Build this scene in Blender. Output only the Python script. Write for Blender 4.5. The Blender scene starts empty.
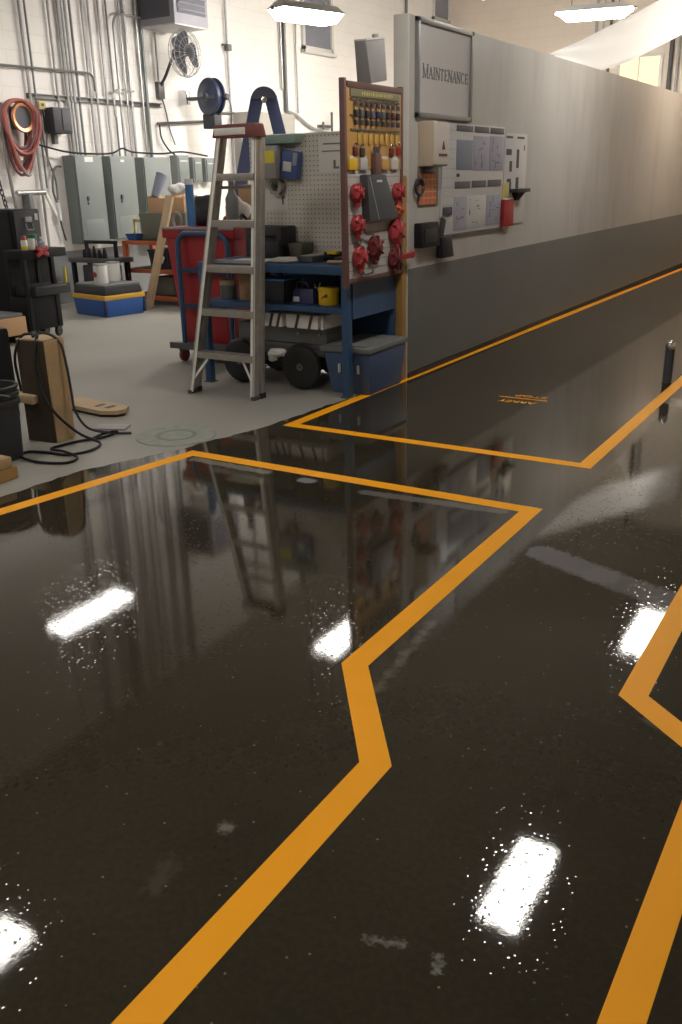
import bpy, bmesh, math, random
from mathutils import Matrix, Vector
random.seed(7)
S = bpy.context.scene
COL = S.collection
PI = math.pi

# ------------------------------------------------------------------ materials
def mat(name, color, rough=0.6, metal=0.0, vary=0.12, nscale=6.0, bump=0.0, bscale=40.0, spec=0.5, coat=0.0):
    m = bpy.data.materials.new(name); m.use_nodes = True
    nt = m.node_tree; N = nt.nodes; L = nt.links
    b = N['Principled BSDF']
    b.inputs['Roughness'].default_value = rough
    b.inputs['Metallic'].default_value = metal
    b.inputs['Specular IOR Level'].default_value = spec
    b.inputs['Coat Weight'].default_value = coat
    tc = N.new('ShaderNodeTexCoord')
    no = N.new('ShaderNodeTexNoise'); no.inputs['Scale'].default_value = nscale; no.inputs['Detail'].default_value = 4
    L.new(tc.outputs['Object'], no.inputs['Vector'])
    mix = N.new('ShaderNodeMix'); mix.data_type = 'RGBA'
    c = list(color) + [1]
    mix.inputs['A'].default_value = [max(0, v * (1 - vary)) for v in color] + [1]
    mix.inputs['B'].default_value = [min(1, v * (1 + vary)) for v in color] + [1]
    L.new(no.outputs['Fac'], mix.inputs['Factor'])
    L.new(mix.outputs['Result'], b.inputs['Base Color'])
    if bump:
        n2 = N.new('ShaderNodeTexNoise'); n2.inputs['Scale'].default_value = bscale; n2.inputs['Detail'].default_value = 3
        L.new(tc.outputs['Object'], n2.inputs['Vector'])
        bp = N.new('ShaderNodeBump'); bp.inputs['Strength'].default_value = bump; bp.inputs['Distance'].default_value = 0.01
        L.new(n2.outputs['Fac'], bp.inputs['Height']); L.new(bp.outputs['Normal'], b.inputs['Normal'])
    return m

def emit(name, color, strength):
    m = bpy.data.materials.new(name); m.use_nodes = True
    nt = m.node_tree; nt.nodes.clear()
    o = nt.nodes.new('ShaderNodeOutputMaterial'); e = nt.nodes.new('ShaderNodeEmission')
    e.inputs['Color'].default_value = list(color) + [1]; e.inputs['Strength'].default_value = strength
    nt.links.new(e.outputs[0], o.inputs[0])
    return m

def block_wall(name, color, joint=0.75):
    """painted concrete block: staggered joints in the bump and faintly in the colour"""
    m = mat(name, color, 0.55, vary=0.07, nscale=1.3)
    nt = m.node_tree; N = nt.nodes; L = nt.links; b = N['Principled BSDF']
    tc = N.new('ShaderNodeTexCoord')
    sep = N.new('ShaderNodeSeparateXYZ'); L.new(tc.outputs['Object'], sep.inputs[0])
    add = N.new('ShaderNodeMath'); add.operation = 'ADD'
    L.new(sep.outputs['X'], add.inputs[0]); L.new(sep.outputs['Y'], add.inputs[1])
    cmb = N.new('ShaderNodeCombineXYZ'); L.new(add.outputs[0], cmb.inputs['X']); L.new(sep.outputs['Z'], cmb.inputs['Y'])
    br = N.new('ShaderNodeTexBrick'); br.inputs['Scale'].default_value = 1.0
    br.inputs['Brick Width'].default_value = 0.4; br.inputs['Row Height'].default_value = 0.2
    br.inputs['Mortar Size'].default_value = 0.008; br.inputs['Mortar Smooth'].default_value = 0.4
    L.new(cmb.outputs[0], br.inputs['Vector'])
    mx = N.new('ShaderNodeMix'); mx.data_type = 'RGBA'; mx.blend_type = 'MULTIPLY'
    src = b.inputs['Base Color'].links[0].from_socket
    L.new(src, mx.inputs['A']); mx.inputs['B'].default_value = (0.93, 0.93, 0.92, 1)
    L.new(br.outputs['Fac'], mx.inputs['Factor']); L.new(mx.outputs['Result'], b.inputs['Base Color'])
    bp = N.new('ShaderNodeBump'); bp.invert = True; bp.inputs['Strength'].default_value = 0.22; bp.inputs['Distance'].default_value = 0.01
    L.new(br.outputs['Fac'], bp.inputs['Height']); L.new(bp.outputs['Normal'], b.inputs['Normal'])
    return m

M = {}
M['blockwall'] = block_wall('painted_block', (0.80, 0.775, 0.745))
M['endwall'] = block_wall('beige_block', (0.72, 0.63, 0.55))
M['ceiling'] = mat('ceiling_paint', (0.30, 0.28, 0.25), 0.8)
M['plaster'] = mat('partition_paint', (0.52, 0.50, 0.475), 0.5, vary=0.10, nscale=1.6, bump=0.05, bscale=6)
def smudge(m, dark=0.80):
    """faint vertical hand smears on the paint"""
    nt = m.node_tree; N = nt.nodes; L = nt.links; b = N['Principled BSDF']
    tc = N.new('ShaderNodeTexCoord'); mp = N.new('ShaderNodeMapping'); mp.inputs['Scale'].default_value = (1, 1.1, 0.28); L.new(tc.outputs['Object'], mp.inputs[0])
    no = N.new('ShaderNodeTexNoise'); no.inputs['Scale'].default_value = 1.7; no.inputs['Detail'].default_value = 6; no.inputs['Roughness'].default_value = 0.65; L.new(mp.outputs[0], no.inputs['Vector'])
    mr = N.new('ShaderNodeMapRange'); mr.inputs['From Min'].default_value = 0.48; mr.inputs['From Max'].default_value = 0.72; L.new(no.outputs['Fac'], mr.inputs['Value'])
    mx = N.new('ShaderNodeMix'); mx.data_type = 'RGBA'; mx.blend_type = 'MULTIPLY'
    src = b.inputs['Base Color'].links[0].from_socket; L.new(src, mx.inputs['A']); mx.inputs['B'].default_value = (dark, dark * 0.985, dark * 0.96, 1)
    L.new(mr.outputs[0], mx.inputs['Factor']); L.new(mx.outputs['Result'], b.inputs['Base Color'])
smudge(M['plaster'])
M['greyband'] = mat('grey_wainscot_paint', (0.135, 0.145, 0.145), 0.35, vary=0.14, nscale=1.8)
M['lowgrey'] = mat('grey_wall_base_paint', (0.17, 0.175, 0.18), 0.45, vary=0.12)
M['capwhite'] = mat('wall_end_paint', (0.62, 0.60, 0.56), 0.5)
M['blackrubber'] = mat('black_rubber', (0.02, 0.02, 0.02), 0.6)
M['steel'] = mat('galvanised_steel', (0.42, 0.42, 0.42), 0.42, 0.65, vary=0.2, nscale=12)
M['darksteel'] = mat('dark_steel', (0.12, 0.12, 0.12), 0.45, 0.5, vary=0.2)
M['chrome'] = mat('chrome', (0.75, 0.75, 0.75), 0.15, 1.0)
M['panelgrey'] = mat('electrical_grey', (0.185, 0.208, 0.205), 0.42, vary=0.06)
M['panelside'] = M['panelgrey']
M['black'] = mat('black_paint', (0.012, 0.012, 0.014), 0.5, vary=0.25, spec=0.25)
M['blackplastic'] = mat('black_plastic', (0.03, 0.03, 0.032), 0.5, vary=0.2)
M['charcoal'] = mat('charcoal_plastic', (0.042, 0.044, 0.050), 0.5, vary=0.15, spec=0.3)
M['bluesteel'] = mat('blue_enamel', (0.032, 0.085, 0.185), 0.4, vary=0.12)
M['bluefibre'] = mat('blue_fibreglass', (0.065, 0.085, 0.20), 0.45, vary=0.1)
M['navy'] = mat('navy_plastic', (0.025, 0.03, 0.10), 0.5)
M['toteblue'] = mat('tote_blue', (0.06, 0.10, 0.20), 0.42)
M['totelid'] = mat('tote_lid_grey', (0.16, 0.165, 0.165), 0.5)
M['brightblue'] = mat('bright_blue', (0.03, 0.12, 0.42), 0.45)
M['tubeblue'] = mat('tube_blue', (0.06, 0.20, 0.45), 0.5)
M['alu'] = mat('worn_aluminium', (0.47, 0.45, 0.41), 0.42, 0.7, vary=0.3, nscale=14)
M['alulit'] = mat('lit_aluminium_edge', (0.92, 0.90, 0.85), 0.4, 0.25, vary=0.12, nscale=9)  # aluminium lightened so the ladder edges carry light in their colour
M['capslate'] = mat('slate_blue_cap', (0.075, 0.085, 0.125), 0.5)
M['capred'] = mat('ladder_cap_maroon', (0.20, 0.055, 0.05), 0.5)
M['red'] = mat('red_plastic', (0.36, 0.022, 0.028), 0.42, vary=0.15)
M['brightred'] = mat('bright_red_plastic', (0.40, 0.045, 0.055), 0.38, vary=0.12)
M['maroon'] = mat('maroon_plastic', (0.14, 0.02, 0.022), 0.45)
M['orange'] = mat('orange_enamel', (0.46, 0.11, 0.035), 0.45)
M['boardred'] = mat('board_frame_maroon', (0.155, 0.08, 0.075), 0.5, vary=0.3, nscale=9)
M['amber'] = mat('amber_panel', (0.60, 0.34, 0.11), 0.45, vary=0.08)
M['ambertag'] = mat('yellow_tag', (0.62, 0.40, 0.10), 0.5)
M['headgreen'] = mat('header_green', (0.22, 0.22, 0.13), 0.5)
M['slatwhite'] = mat('white_panel', (0.52, 0.50, 0.48), 0.5)
M['white'] = mat('white_plastic', (0.74, 0.73, 0.71), 0.5, vary=0.05)
M['paper'] = mat('paper', (0.72, 0.71, 0.68), 0.7, vary=0.05)
M['boardwhite'] = mat('whiteboard', (0.56, 0.56, 0.56), 0.35, vary=0.04)
M['lavender'] = mat('printed_lavender', (0.36, 0.365, 0.45), 0.5, vary=0.12, nscale=14)
M['sheetblue'] = mat('printed_blue_grey', (0.225, 0.25, 0.33), 0.5, vary=0.08)
M['label'] = mat('dark_label', (0.12, 0.12, 0.14), 0.5)
M['ink'] = mat('ink', (0.07, 0.07, 0.09), 0.6)
M['inkgrey'] = mat('sign_ink', (0.16, 0.16, 0.17), 0.6)
M['beige'] = mat('beige_plastic', (0.52, 0.43, 0.32), 0.5, vary=0.05)
M['cream'] = mat('cream_plastic', (0.60, 0.56, 0.51), 0.5, vary=0.05)
M['orangeprint'] = mat('orange_print', (0.55, 0.14, 0.07), 0.6, vary=0.25, nscale=30)
M['aluframe'] = mat('sign_frame_aluminium', (0.30, 0.30, 0.31), 0.4, 0.5)
M['signwhite'] = mat('sign_white', (0.55, 0.545, 0.55), 0.4, vary=0.03)
M['yellow'] = mat('yellow_plastic', (0.78, 0.50, 0.02), 0.4)
M['rimyellow'] = mat('yellow_rim', (0.72, 0.42, 0.05), 0.45)
M['labelyellow'] = mat('yellow_label', (0.75, 0.66, 0.06), 0.5)
M['oldyellow'] = mat('faded_yellow', (0.55, 0.46, 0.17), 0.6)
M['wood'] = mat('pine', (0.46, 0.31, 0.165), 0.65, vary=0.25, nscale=9, bump=0.1)
M['lumber'] = mat('sawn_lumber', (0.47, 0.345, 0.21), 0.7, vary=0.18, nscale=8)
M['darkwood'] = mat('dark_timber', (0.042, 0.028, 0.016), 0.75, vary=0.4, nscale=7, bump=0.3, bscale=20)
M['plywood'] = mat('plywood_box', (0.55, 0.34, 0.175), 0.6, vary=0.15)
M['oakpost'] = mat('amber_wood', (0.38, 0.22, 0.07), 0.55, vary=0.2)
M['cardboard'] = mat('cardboard', (0.44, 0.28, 0.155), 0.75)
M['olive'] = mat('olive_grey_plastic', (0.145, 0.145, 0.11), 0.6)
M['bagwhite'] = mat('white_film', (0.78, 0.76, 0.74), 0.4)
M['beigegrey'] = mat('beige_grey_paint', (0.36, 0.34, 0.30), 0.5, vary=0.06)
M['cleanwhite'] = mat('clean_white_card', (0.88, 0.87, 0.85), 0.6, vary=0.03)
M['plastfilm'] = mat('clear_film', (0.66, 0.66, 0.66), 0.35)
M['hosered'] = mat('hose_red', (0.38, 0.095, 0.075), 0.5)
M['hosegrey'] = mat('hose_grey', (0.26, 0.24, 0.225), 0.5)
M['hosepurple'] = mat('hose_purple', (0.23, 0.10, 0.11), 0.5)
M['copper'] = mat('copper_ring', (0.70, 0.34, 0.17), 0.3, 0.6)
M['reelblue'] = mat('reel_blue', (0.030, 0.042, 0.085), 0.45)
M['heater'] = mat('heater_grey', (0.30, 0.30, 0.345), 0.5)
M['heaterdark'] = mat('heater_dark_grille', (0.09, 0.09, 0.12), 0.5)
M['glass'] = mat('grey_window_glass', (0.20, 0.205, 0.245), 0.15)
M['winframe'] = mat('window_frame_paint', (0.62, 0.60, 0.57), 0.5)
M['green'] = mat('green_cap', (0.03, 0.17, 0.09), 0.5)
M['greybox'] = mat('grey_box', (0.33, 0.325, 0.33), 0.45)
M['bindergrey'] = mat('binder_slate', (0.075, 0.085, 0.095), 0.45, vary=0.15)
M['brass'] = mat('brass', (0.45, 0.34, 0.13), 0.4, 0.6)
M['teal'] = mat('teal_film', (0.36, 0.50, 0.47), 0.3)
M['packblue'] = mat('package_blue', (0.07, 0.13, 0.33), 0.45)
M['tape'] = mat('masking_tape', (0.36, 0.33, 0.30), 0.6)
M['manhole'] = mat('cover_grey_green', (0.27, 0.285, 0.245), 0.6, vary=0.35, nscale=14)
M['housing'] = mat('fixture_housing', (0.55, 0.55, 0.55), 0.4, 0.3)
M['lens_aisle'] = emit('aisle_lamp', (1.0, 0.95, 0.87), 54)
M['lens_mid'] = emit('mid_lamp', (1.0, 0.95, 0.87), 30)
M['lens_left'] = emit('left_lamp', (1.0, 0.95, 0.89), 25)
M['lens_warm'] = emit('warm_lamp', (1.0, 0.80, 0.60), 54)
M['lens_shop'] = emit('shop_lamp', (1.0, 0.95, 0.89), 135)
M['lens_far'] = emit('far_lamp', (1.0, 0.94, 0.84), 190)
M['litwindow'] = emit('lit_window', (1.0, 0.80, 0.48), 1.5)

# pegboard: holes on a 25 mm grid
def pegboard_mat():
    m = mat('pegboard_white', (0.66, 0.63, 0.57), 0.5, vary=0.04)
    nt = m.node_tree; N = nt.nodes; L = nt.links; b = N['Principled BSDF']
    tc = N.new('ShaderNodeTexCoord'); sep = N.new('ShaderNodeSeparateXYZ'); L.new(tc.outputs['Object'], sep.inputs[0])
    ds = []
    for ax in ('X', 'Z'):
        f = N.new('ShaderNodeMath'); f.operation = 'PINGPONG'; f.inputs[1].default_value = 0.0175
        L.new(sep.outputs[ax], f.inputs[0])
        p = N.new('ShaderNodeMath'); p.operation = 'POWER'; p.inputs[1].default_value = 2; L.new(f.outputs[0], p.inputs[0]); ds.append(p)
    a = N.new('ShaderNodeMath'); a.operation = 'ADD'; L.new(ds[0].outputs[0], a.inputs[0]); L.new(ds[1].outputs[0], a.inputs[1])
    lt = N.new('ShaderNodeMath'); lt.operation = 'LESS_THAN'; lt.inputs[1].default_value = 0.0048 ** 2; L.new(a.outputs[0], lt.inputs[0])
    mx = N.new('ShaderNodeMix'); mx.data_type = 'RGBA'
    src = b.inputs['Base Color'].links[0].from_socket
    L.new(src, mx.inputs['A']); mx.inputs['B'].default_value = (0.05, 0.05, 0.045, 1); L.new(lt.outputs[0], mx.inputs['Factor'])
    L.new(mx.outputs['Result'], b.inputs['Base Color'])
    return m
M['pegboard'] = pegboard_mat()

def stain_nodes(nt, pos, a, b, w, soft, noise):
    """0..1 mask of a smear along the segment a-b (world metres)"""
    N, L = nt.nodes, nt.links
    ba = (b[0] - a[0], b[1] - a[1]); bb = ba[0] ** 2 + ba[1] ** 2 or 1e-6
    pa = N.new('ShaderNodeVectorMath'); pa.operation = 'SUBTRACT'; L.new(pos, pa.inputs[0]); pa.inputs[1].default_value = (a[0], a[1], 0)
    dt = N.new('ShaderNodeVectorMath'); dt.operation = 'DOT_PRODUCT'; L.new(pa.outputs[0], dt.inputs[0]); dt.inputs[1].default_value = (ba[0] / bb, ba[1] / bb, 0)
    cl = N.new('ShaderNodeClamp'); L.new(dt.outputs['Value'], cl.inputs[0])
    sc = N.new('ShaderNodeVectorMath'); sc.operation = 'SCALE'; sc.inputs[0].default_value = (ba[0], ba[1], 0); L.new(cl.outputs[0], sc.inputs['Scale'])
    df = N.new('ShaderNodeVectorMath'); df.operation = 'SUBTRACT'; L.new(pa.outputs[0], df.inputs[0]); L.new(sc.outputs[0], df.inputs[1])
    ln = N.new('ShaderNodeVectorMath'); ln.operation = 'LENGTH'; L.new(df.outputs[0], ln.inputs[0])
    ad = N.new('ShaderNodeMath'); ad.operation = 'MULTIPLY_ADD'; L.new(noise, ad.inputs[0]); ad.inputs[1].default_value = soft * 2.4; L.new(ln.outputs['Value'], ad.inputs[2])
    mr = N.new('ShaderNodeMapRange'); mr.inputs['From Min'].default_value = w + soft * 1.5; mr.inputs['From Max'].default_value = w + soft * 0.9
    L.new(ad.outputs[0], mr.inputs['Value'])
    return mr.outputs['Result']

def coating_mat():
    m = bpy.data.materials.new('wet_dark_coating'); m.use_nodes = True
    nt = m.node_tree; N = nt.nodes; L = nt.links; b = N['Principled BSDF']
    tc = N.new('ShaderNodeNewGeometry')
    flat = N.new('ShaderNodeVectorMath'); flat.operation = 'MULTIPLY'; flat.inputs[1].default_value = (1, 1, 0); L.new(tc.outputs['Position'], flat.inputs[0])
    pos = flat.outputs[0]
    def noise(scale, detail=4, rough=0.55):
        n = N.new('ShaderNodeTexNoise'); n.inputs['Scale'].default_value = scale; n.inputs['Detail'].default_value = detail
        n.inputs['Roughness'].default_value = rough; L.new(pos, n.inputs['Vector']); return n.outputs['Fac']
    big, mid, fine = noise(1.6), noise(24, 6, 0.75), noise(55, 5, 0.7)
    cr = N.new('ShaderNodeValToRGB')
    cr.color_ramp.elements[0].color = (0.022, 0.018, 0.011, 1); cr.color_ramp.elements[1].color = (0.044, 0.037, 0.024, 1)
    cr.color_ramp.elements[0].position = 0.3; cr.color_ramp.elements[1].position = 0.7
    mm = N.new('ShaderNodeMath'); mm.operation = 'MULTIPLY_ADD'; mm.inputs[1].default_value = 0.5; L.new(fine, mm.inputs[0])
    m3 = N.new('ShaderNodeMath'); m3.operation = 'MULTIPLY'; m3.inputs[1].default_value = 0.5; L.new(big, m3.inputs[0]); L.new(m3.outputs[0], mm.inputs[2])
    L.new(mm.outputs[0], cr.inputs['Fac'])
    col = cr.outputs['Color']
    # pale grit showing through
    vo = N.new('ShaderNodeTexVoronoi'); vo.inputs['Scale'].default_value = 26; L.new(pos, vo.inputs['Vector'])
    lt = N.new('ShaderNodeMath'); lt.operation = 'LESS_THAN'; lt.inputs[1].default_value = 0.085; L.new(vo.outputs['Distance'], lt.inputs[0])
    sp = N.new('ShaderNodeSeparateColor'); L.new(vo.outputs['Color'], sp.inputs[0])
    g2 = N.new('ShaderNodeMath'); g2.operation = 'GREATER_THAN'; g2.inputs[1].default_value = 0.62; L.new(sp.outputs[0], g2.inputs[0])
    gm = N.new('ShaderNodeMath'); gm.operation = 'MULTIPLY'; L.new(lt.outputs[0], gm.inputs[0]); L.new(g2.outputs[0], gm.inputs[1])
    def over(col, fac, c):
        mx = N.new('ShaderNodeMix'); mx.data_type = 'RGBA'; L.new(col, mx.inputs['A']); mx.inputs['B'].default_value = list(c) + [1]
        L.new(fac, mx.inputs['Factor']); return mx.outputs['Result']
    col = over(col, gm.outputs[0], (0.16, 0.15, 0.125))
    # smears, scuffs and pale patches mixed into the coat colour
    stains = [((-1.10, 3.41), (-0.83, 3.30), 0.075, 0.05, 0.8, (0.15, 0.15, 0.17)), ((-0.83, 3.30), (-0.40, 3.15), 0.075, 0.05, 0.65, (0.15, 0.145, 0.15)),
              ((-2.15, 3.735), (-1.45, 3.80), 0.035, 0.03, 0.7, (0.16, 0.155, 0.145)), ((-3.30, 3.785), (-2.80, 3.77), 0.035, 0.04, 0.8, (0.22, 0.21, 0.175)),
              ((-2.50, 3.755), (-2.54, 3.755), 0.035, 0.03, 0.8, (0.27, 0.26, 0.30)), ((-2.86, 3.62), (-2.75, 3.62), 0.06, 0.05, 0.45, (0.17, 0.155, 0.115)),
              ((-1.235, 2.62), (-1.19, 2.13), 0.012, 0.05, 0.45, (0.19, 0.17, 0.13)), ((-1.205, 1.385), (-1.205, 1.385), 0.018, 0.03, 0.8, (0.19, 0.18, 0.155)),
              ((-0.735, 1.26), (-0.66, 1.285), 0.004, 0.03, 0.6, (0.26, 0.25, 0.22)), ((-0.585, 1.29), (-0.57, 1.26), 0.006, 0.028, 0.65, (0.28, 0.28, 0.25)),
              ((-1.24, 1.22), (-1.22, 1.15), 0.02, 0.06, 0.22, (0.14, 0.13, 0.10)), ((-0.42, 2.37), (-0.35, 2.34), 0.015, 0.05, 0.4, (0.17, 0.16, 0.14)),
              ((-1.33, 5.3), (-0.98, 4.35), 0.02, 0.03, 0.5, (0.17, 0.16, 0.14)), ((-1.22, 6.4), (-0.9, 6.2), 0.10, 0.05, 0.7, (0.22, 0.21, 0.19)), ((-3.1, 11.82), (-2.0, 11.68), 0.02, 0.01, 0.6, (0.20, 0.17, 0.13))]  # includes a pale streak and patch beside the lane line
    rg = None
    for a, c, w, soft, k, rgb in stains:
        s = stain_nodes(nt, pos, a, c, w, soft, fine if soft < 0.04 else mid)
        mu = N.new('ShaderNodeMath'); mu.operation = 'MULTIPLY'; mu.inputs[1].default_value = k; L.new(s, mu.inputs[0])
        col = over(col, mu.outputs[0], rgb)
    L.new(col, b.inputs['Base Color'])
    b.inputs['IOR'].default_value = 1.5
    b.inputs['Roughness'].default_value = 0.035
    # grit and slight waves in the cured coat
    h1 = noise(300, 2, 0.5); h2 = noise(70, 3, 0.6); h3 = noise(5, 2, 0.5)
    def mul(x, k, y=None):
        q = N.new('ShaderNodeMath'); q.operation = 'MULTIPLY_ADD'; q.inputs[1].default_value = k; L.new(x, q.inputs[0])
        if y is None: q.inputs[2].default_value = 0
        else: L.new(y, q.inputs[2])
        return q.outputs[0]
    vg = N.new('ShaderNodeTexVoronoi'); vg.inputs['Scale'].default_value = 75; L.new(pos, vg.inputs['Vector'])
    vr = N.new('ShaderNodeMapRange'); vr.inputs['From Min'].default_value = 0.05; vr.inputs['From Max'].default_value = 0.42; vr.inputs['To Min'].default_value = 1; vr.inputs['To Max'].default_value = 0
    vr.interpolation_type = 'SMOOTHSTEP'; L.new(vg.outputs['Distance'], vr.inputs['Value'])
    vs = N.new('ShaderNodeSeparateColor'); L.new(vg.outputs['Color'], vs.inputs[0])
    vt = N.new('ShaderNodeMath'); vt.operation = 'GREATER_THAN'; vt.inputs[1].default_value = 0.76; L.new(vs.outputs[1], vt.inputs[0])
    vm = N.new('ShaderNodeMath'); vm.operation = 'MULTIPLY'; L.new(vr.outputs[0], vm.inputs[0]); L.new(vt.outputs[0], vm.inputs[1])
    grit = vm.outputs[0]
    hs = mul(grit, 0.00013, mul(h1, 0.00002, mul(h2, 0.00005, mul(h3, 0.00025, mul(gm.outputs[0], 0.0006)))))
    bp = N.new('ShaderNodeBump'); bp.inputs['Strength'].default_value = 1.0; bp.inputs['Distance'].default_value = 1.0
    L.new(hs, bp.inputs['Height']); L.new(bp.outputs['Normal'], b.inputs['Normal'])
    return m
M['coating'] = coating_mat()

def line_mat():
    m = mat('orange_line_paint', (0.92, 0.385, 0.003), 0.5, vary=0.05, nscale=4, spec=0.22)
    return m
M['line'] = line_mat()
M['concrete'] = mat('dry_concrete', (0.29, 0.28, 0.25), 0.5, vary=0.16, nscale=1.1, bump=0.05, bscale=50)

def film_mat():
    m = bpy.data.materials.new('white_plastic_sheeting'); m.use_nodes = True
    nt = m.node_tree; N = nt.nodes; L = nt.links
    out = N['Material Output']; b = N['Principled BSDF']
    no = N.new('ShaderNodeTexNoise'); no.inputs['Scale'].default_value = 2.0
    cr = N.new('ShaderNodeValToRGB'); cr.color_ramp.elements[0].color = (0.93, 0.92, 0.91, 1); cr.color_ramp.elements[1].color = (0.97, 0.965, 0.96, 1)
    L.new(no.outputs['Fac'], cr.inputs[0]); L.new(cr.outputs[0], b.inputs['Base Color'])
    b.inputs['Roughness'].default_value = 0.4
    t = N.new('ShaderNodeBsdfTranslucent'); t.inputs[0].default_value = (0.98, 0.97, 0.96, 1)
    mx = N.new('ShaderNodeMixShader'); mx.inputs[0].default_value = 0.6
    L.new(b.outputs[0], mx.inputs[1]); L.new(t.outputs[0], mx.inputs[2]); L.new(mx.outputs[0], out.inputs[0])
    return m
M['film'] = film_mat()

# ------------------------------------------------------------------ mesh helper (world coordinates; parts are moved under their thing)
class MB:
    def __init__(self):
        self.bm = bmesh.new()
    def _add(self, fn, T=None):
        n0 = len(self.bm.verts)
        fn()
        self.bm.verts.ensure_lookup_table()
        if T is not None:
            bmesh.ops.transform(self.bm, matrix=T, verts=self.bm.verts[n0:])
        return self
    def box(self, a, b, bev=0.0, T=None):
        """box between corners a and b, edges eased by bev"""
        t = bmesh.new()
        bmesh.ops.create_cube(t, size=1.0)
        lo = [min(a[i], b[i]) for i in range(3)]; hi = [max(a[i], b[i]) for i in range(3)]
        for v in t.verts:
            v.co = Vector([lo[i] + (v.co[i] + 0.5) * (hi[i] - lo[i]) for i in range(3)])
        if bev:
            bev = min(bev, 0.45 * min(hi[i] - lo[i] for i in range(3)))
            bmesh.ops.bevel(t, geom=list(t.edges), offset=bev, segments=2, affect='EDGES', profile=0.6)
        return self.merge(t, T)
    def frustum(self, lo, hi, z0, z1, bev=0.0, T=None):
        """tapered box: lo/hi = (x0,y0,x1,y1) at z0 and z1"""
        t = bmesh.new()
        v = [t.verts.new((x, y, z)) for (q, z) in ((lo, z0), (hi, z1)) for (x, y) in ((q[0], q[1]), (q[2], q[1]), (q[2], q[3]), (q[0], q[3]))]
        for f in ((3, 2, 1, 0), (4, 5, 6, 7), (0, 1, 5, 4), (1, 2, 6, 5), (2, 3, 7, 6), (3, 0, 4, 7)):
            t.faces.new([v[i] for i in f])
        if bev:
            bmesh.ops.bevel(t, geom=list(t.edges), offset=bev, segments=2, affect='EDGES', profile=0.6)
        return self.merge(t, T)
    def merge(self, t, T=None):
        if T is not None: bmesh.ops.transform(t, matrix=T, verts=t.verts)
        me = bpy.data.meshes.new('tmp'); t.to_mesh(me); t.free()
        self.bm.from_mesh(me); bpy.data.meshes.remove(me)
        return self
    def tube(self, pts, r, seg=8, closed=False, r1=None):
        pts = [Vector(p) for p in pts]
        n = len(pts); rings = []
        up = None
        for i, p in enumerate(pts):
            if closed: d = pts[(i + 1) % n] - pts[i - 1]
            else: d = pts[min(i + 1, n - 1)] - pts[max(i - 1, 0)]
            d.normalize()
            if up is None:
                up = Vector((0, 0, 1)) if abs(d.z) < 0.9 else Vector((1, 0, 0))
            u = (up - d * up.dot(d))
            if u.length < 1e-4: u = d.orthogonal()
            u.normalize(); up = u
            w = d.cross(u)
            rr = r if r1 is None else r + (r1 - r) * i / max(1, n - 1)
            rings.append([self.bm.verts.new(p + (u * math.cos(2 * PI * k / seg) + w * math.sin(2 * PI * k / seg)) * rr) for k in range(seg)])
        for i in range(n if closed else n - 1):
            a, b = rings[i], rings[(i + 1) % n]
            for k in range(seg):
                self.bm.faces.new((a[k], a[(k + 1) % seg], b[(k + 1) % seg], b[k]))
        if not closed:
            self.bm.faces.new(rings[0][::-1]); self.bm.faces.new(rings[-1])
        return self
    def bar(self, p0, p1, w, h, up=(0, 0, 1), bev=0.0):
        """rectangular bar from p0 to p1, w across, h along 'up'"""
        p0, p1 = Vector(p0), Vector(p1); d = (p1 - p0); L_ = d.length; d.normalize()
        u = Vector(up); u = u - d * u.dot(d)
        u = d.orthogonal() if u.length < 1e-4 else u
        u.normalize(); s = d.cross(u)
        T = Matrix((( d.x, s.x, u.x, p0.x), (d.y, s.y, u.y, p0.y), (d.z, s.z, u.z, p0.z), (0, 0, 0, 1)))
        return self.box((0, -w / 2, -h / 2), (L_, w / 2, h / 2), bev, T)
    def lathe(self, prof, o, axis=(0, 0, 1), seg=20, ring=False):
        """(radius, height) profile turned about an axis through o"""
        a = Vector(axis).normalized(); u = a.orthogonal().normalized(); w = a.cross(u); o = Vector(o)
        rings = []
        for (r, h) in prof:
            if r < 1e-5: rings.append([self.bm.verts.new(o + a * h)])
            else: rings.append([self.bm.verts.new(o + a * h + (u * math.cos(2 * PI * k / seg) + w * math.sin(2 * PI * k / seg)) * r) for k in range(seg)])
        for A, B in zip(rings, rings[1:] + rings[:1] if ring else rings[1:]):
            for k in range(seg):
                q = (k + 1) % seg
                if len(A) == 1 and len(B) == 1: continue
                if len(A) == 1: self.bm.faces.new((A[0], B[q], B[k]))
                elif len(B) == 1: self.bm.faces.new((A[k], A[q], B[0]))
                else: self.bm.faces.new((A[k], A[q], B[q], B[k]))
        if ring: return self
        if len(rings[0]) > 1: self.bm.faces.new(rings[0][::-1])
        if len(rings[-1]) > 1: self.bm.faces.new(rings[-1])
        return self
    def prism(self, poly, z0, z1):
        a = [self.bm.verts.new((x, y, z0)) for x, y in poly]; b = [self.bm.verts.new((x, y, z1)) for x, y in poly]
        self.bm.faces.new(a[::-1]); self.bm.faces.new(b)
        n = len(poly)
        for i in range(n): self.bm.faces.new((a[i], a[(i + 1) % n], b[(i + 1) % n], b[i]))
        return self
    def grid(self, fn, nu, nv, thick=0.0):
        vs = [[self.bm.verts.new(fn(i / nu, j / nv)) for j in range(nv + 1)] for i in range(nu + 1)]
        for i in range(nu):
            for j in range(nv):
                self.bm.faces.new((vs[i][j], vs[i + 1][j], vs[i + 1][j + 1], vs[i][j + 1]))
        if thick:
            bmesh.ops.solidify(self.bm, geom=list(self.bm.faces), thickness=thick)
        return self
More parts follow.
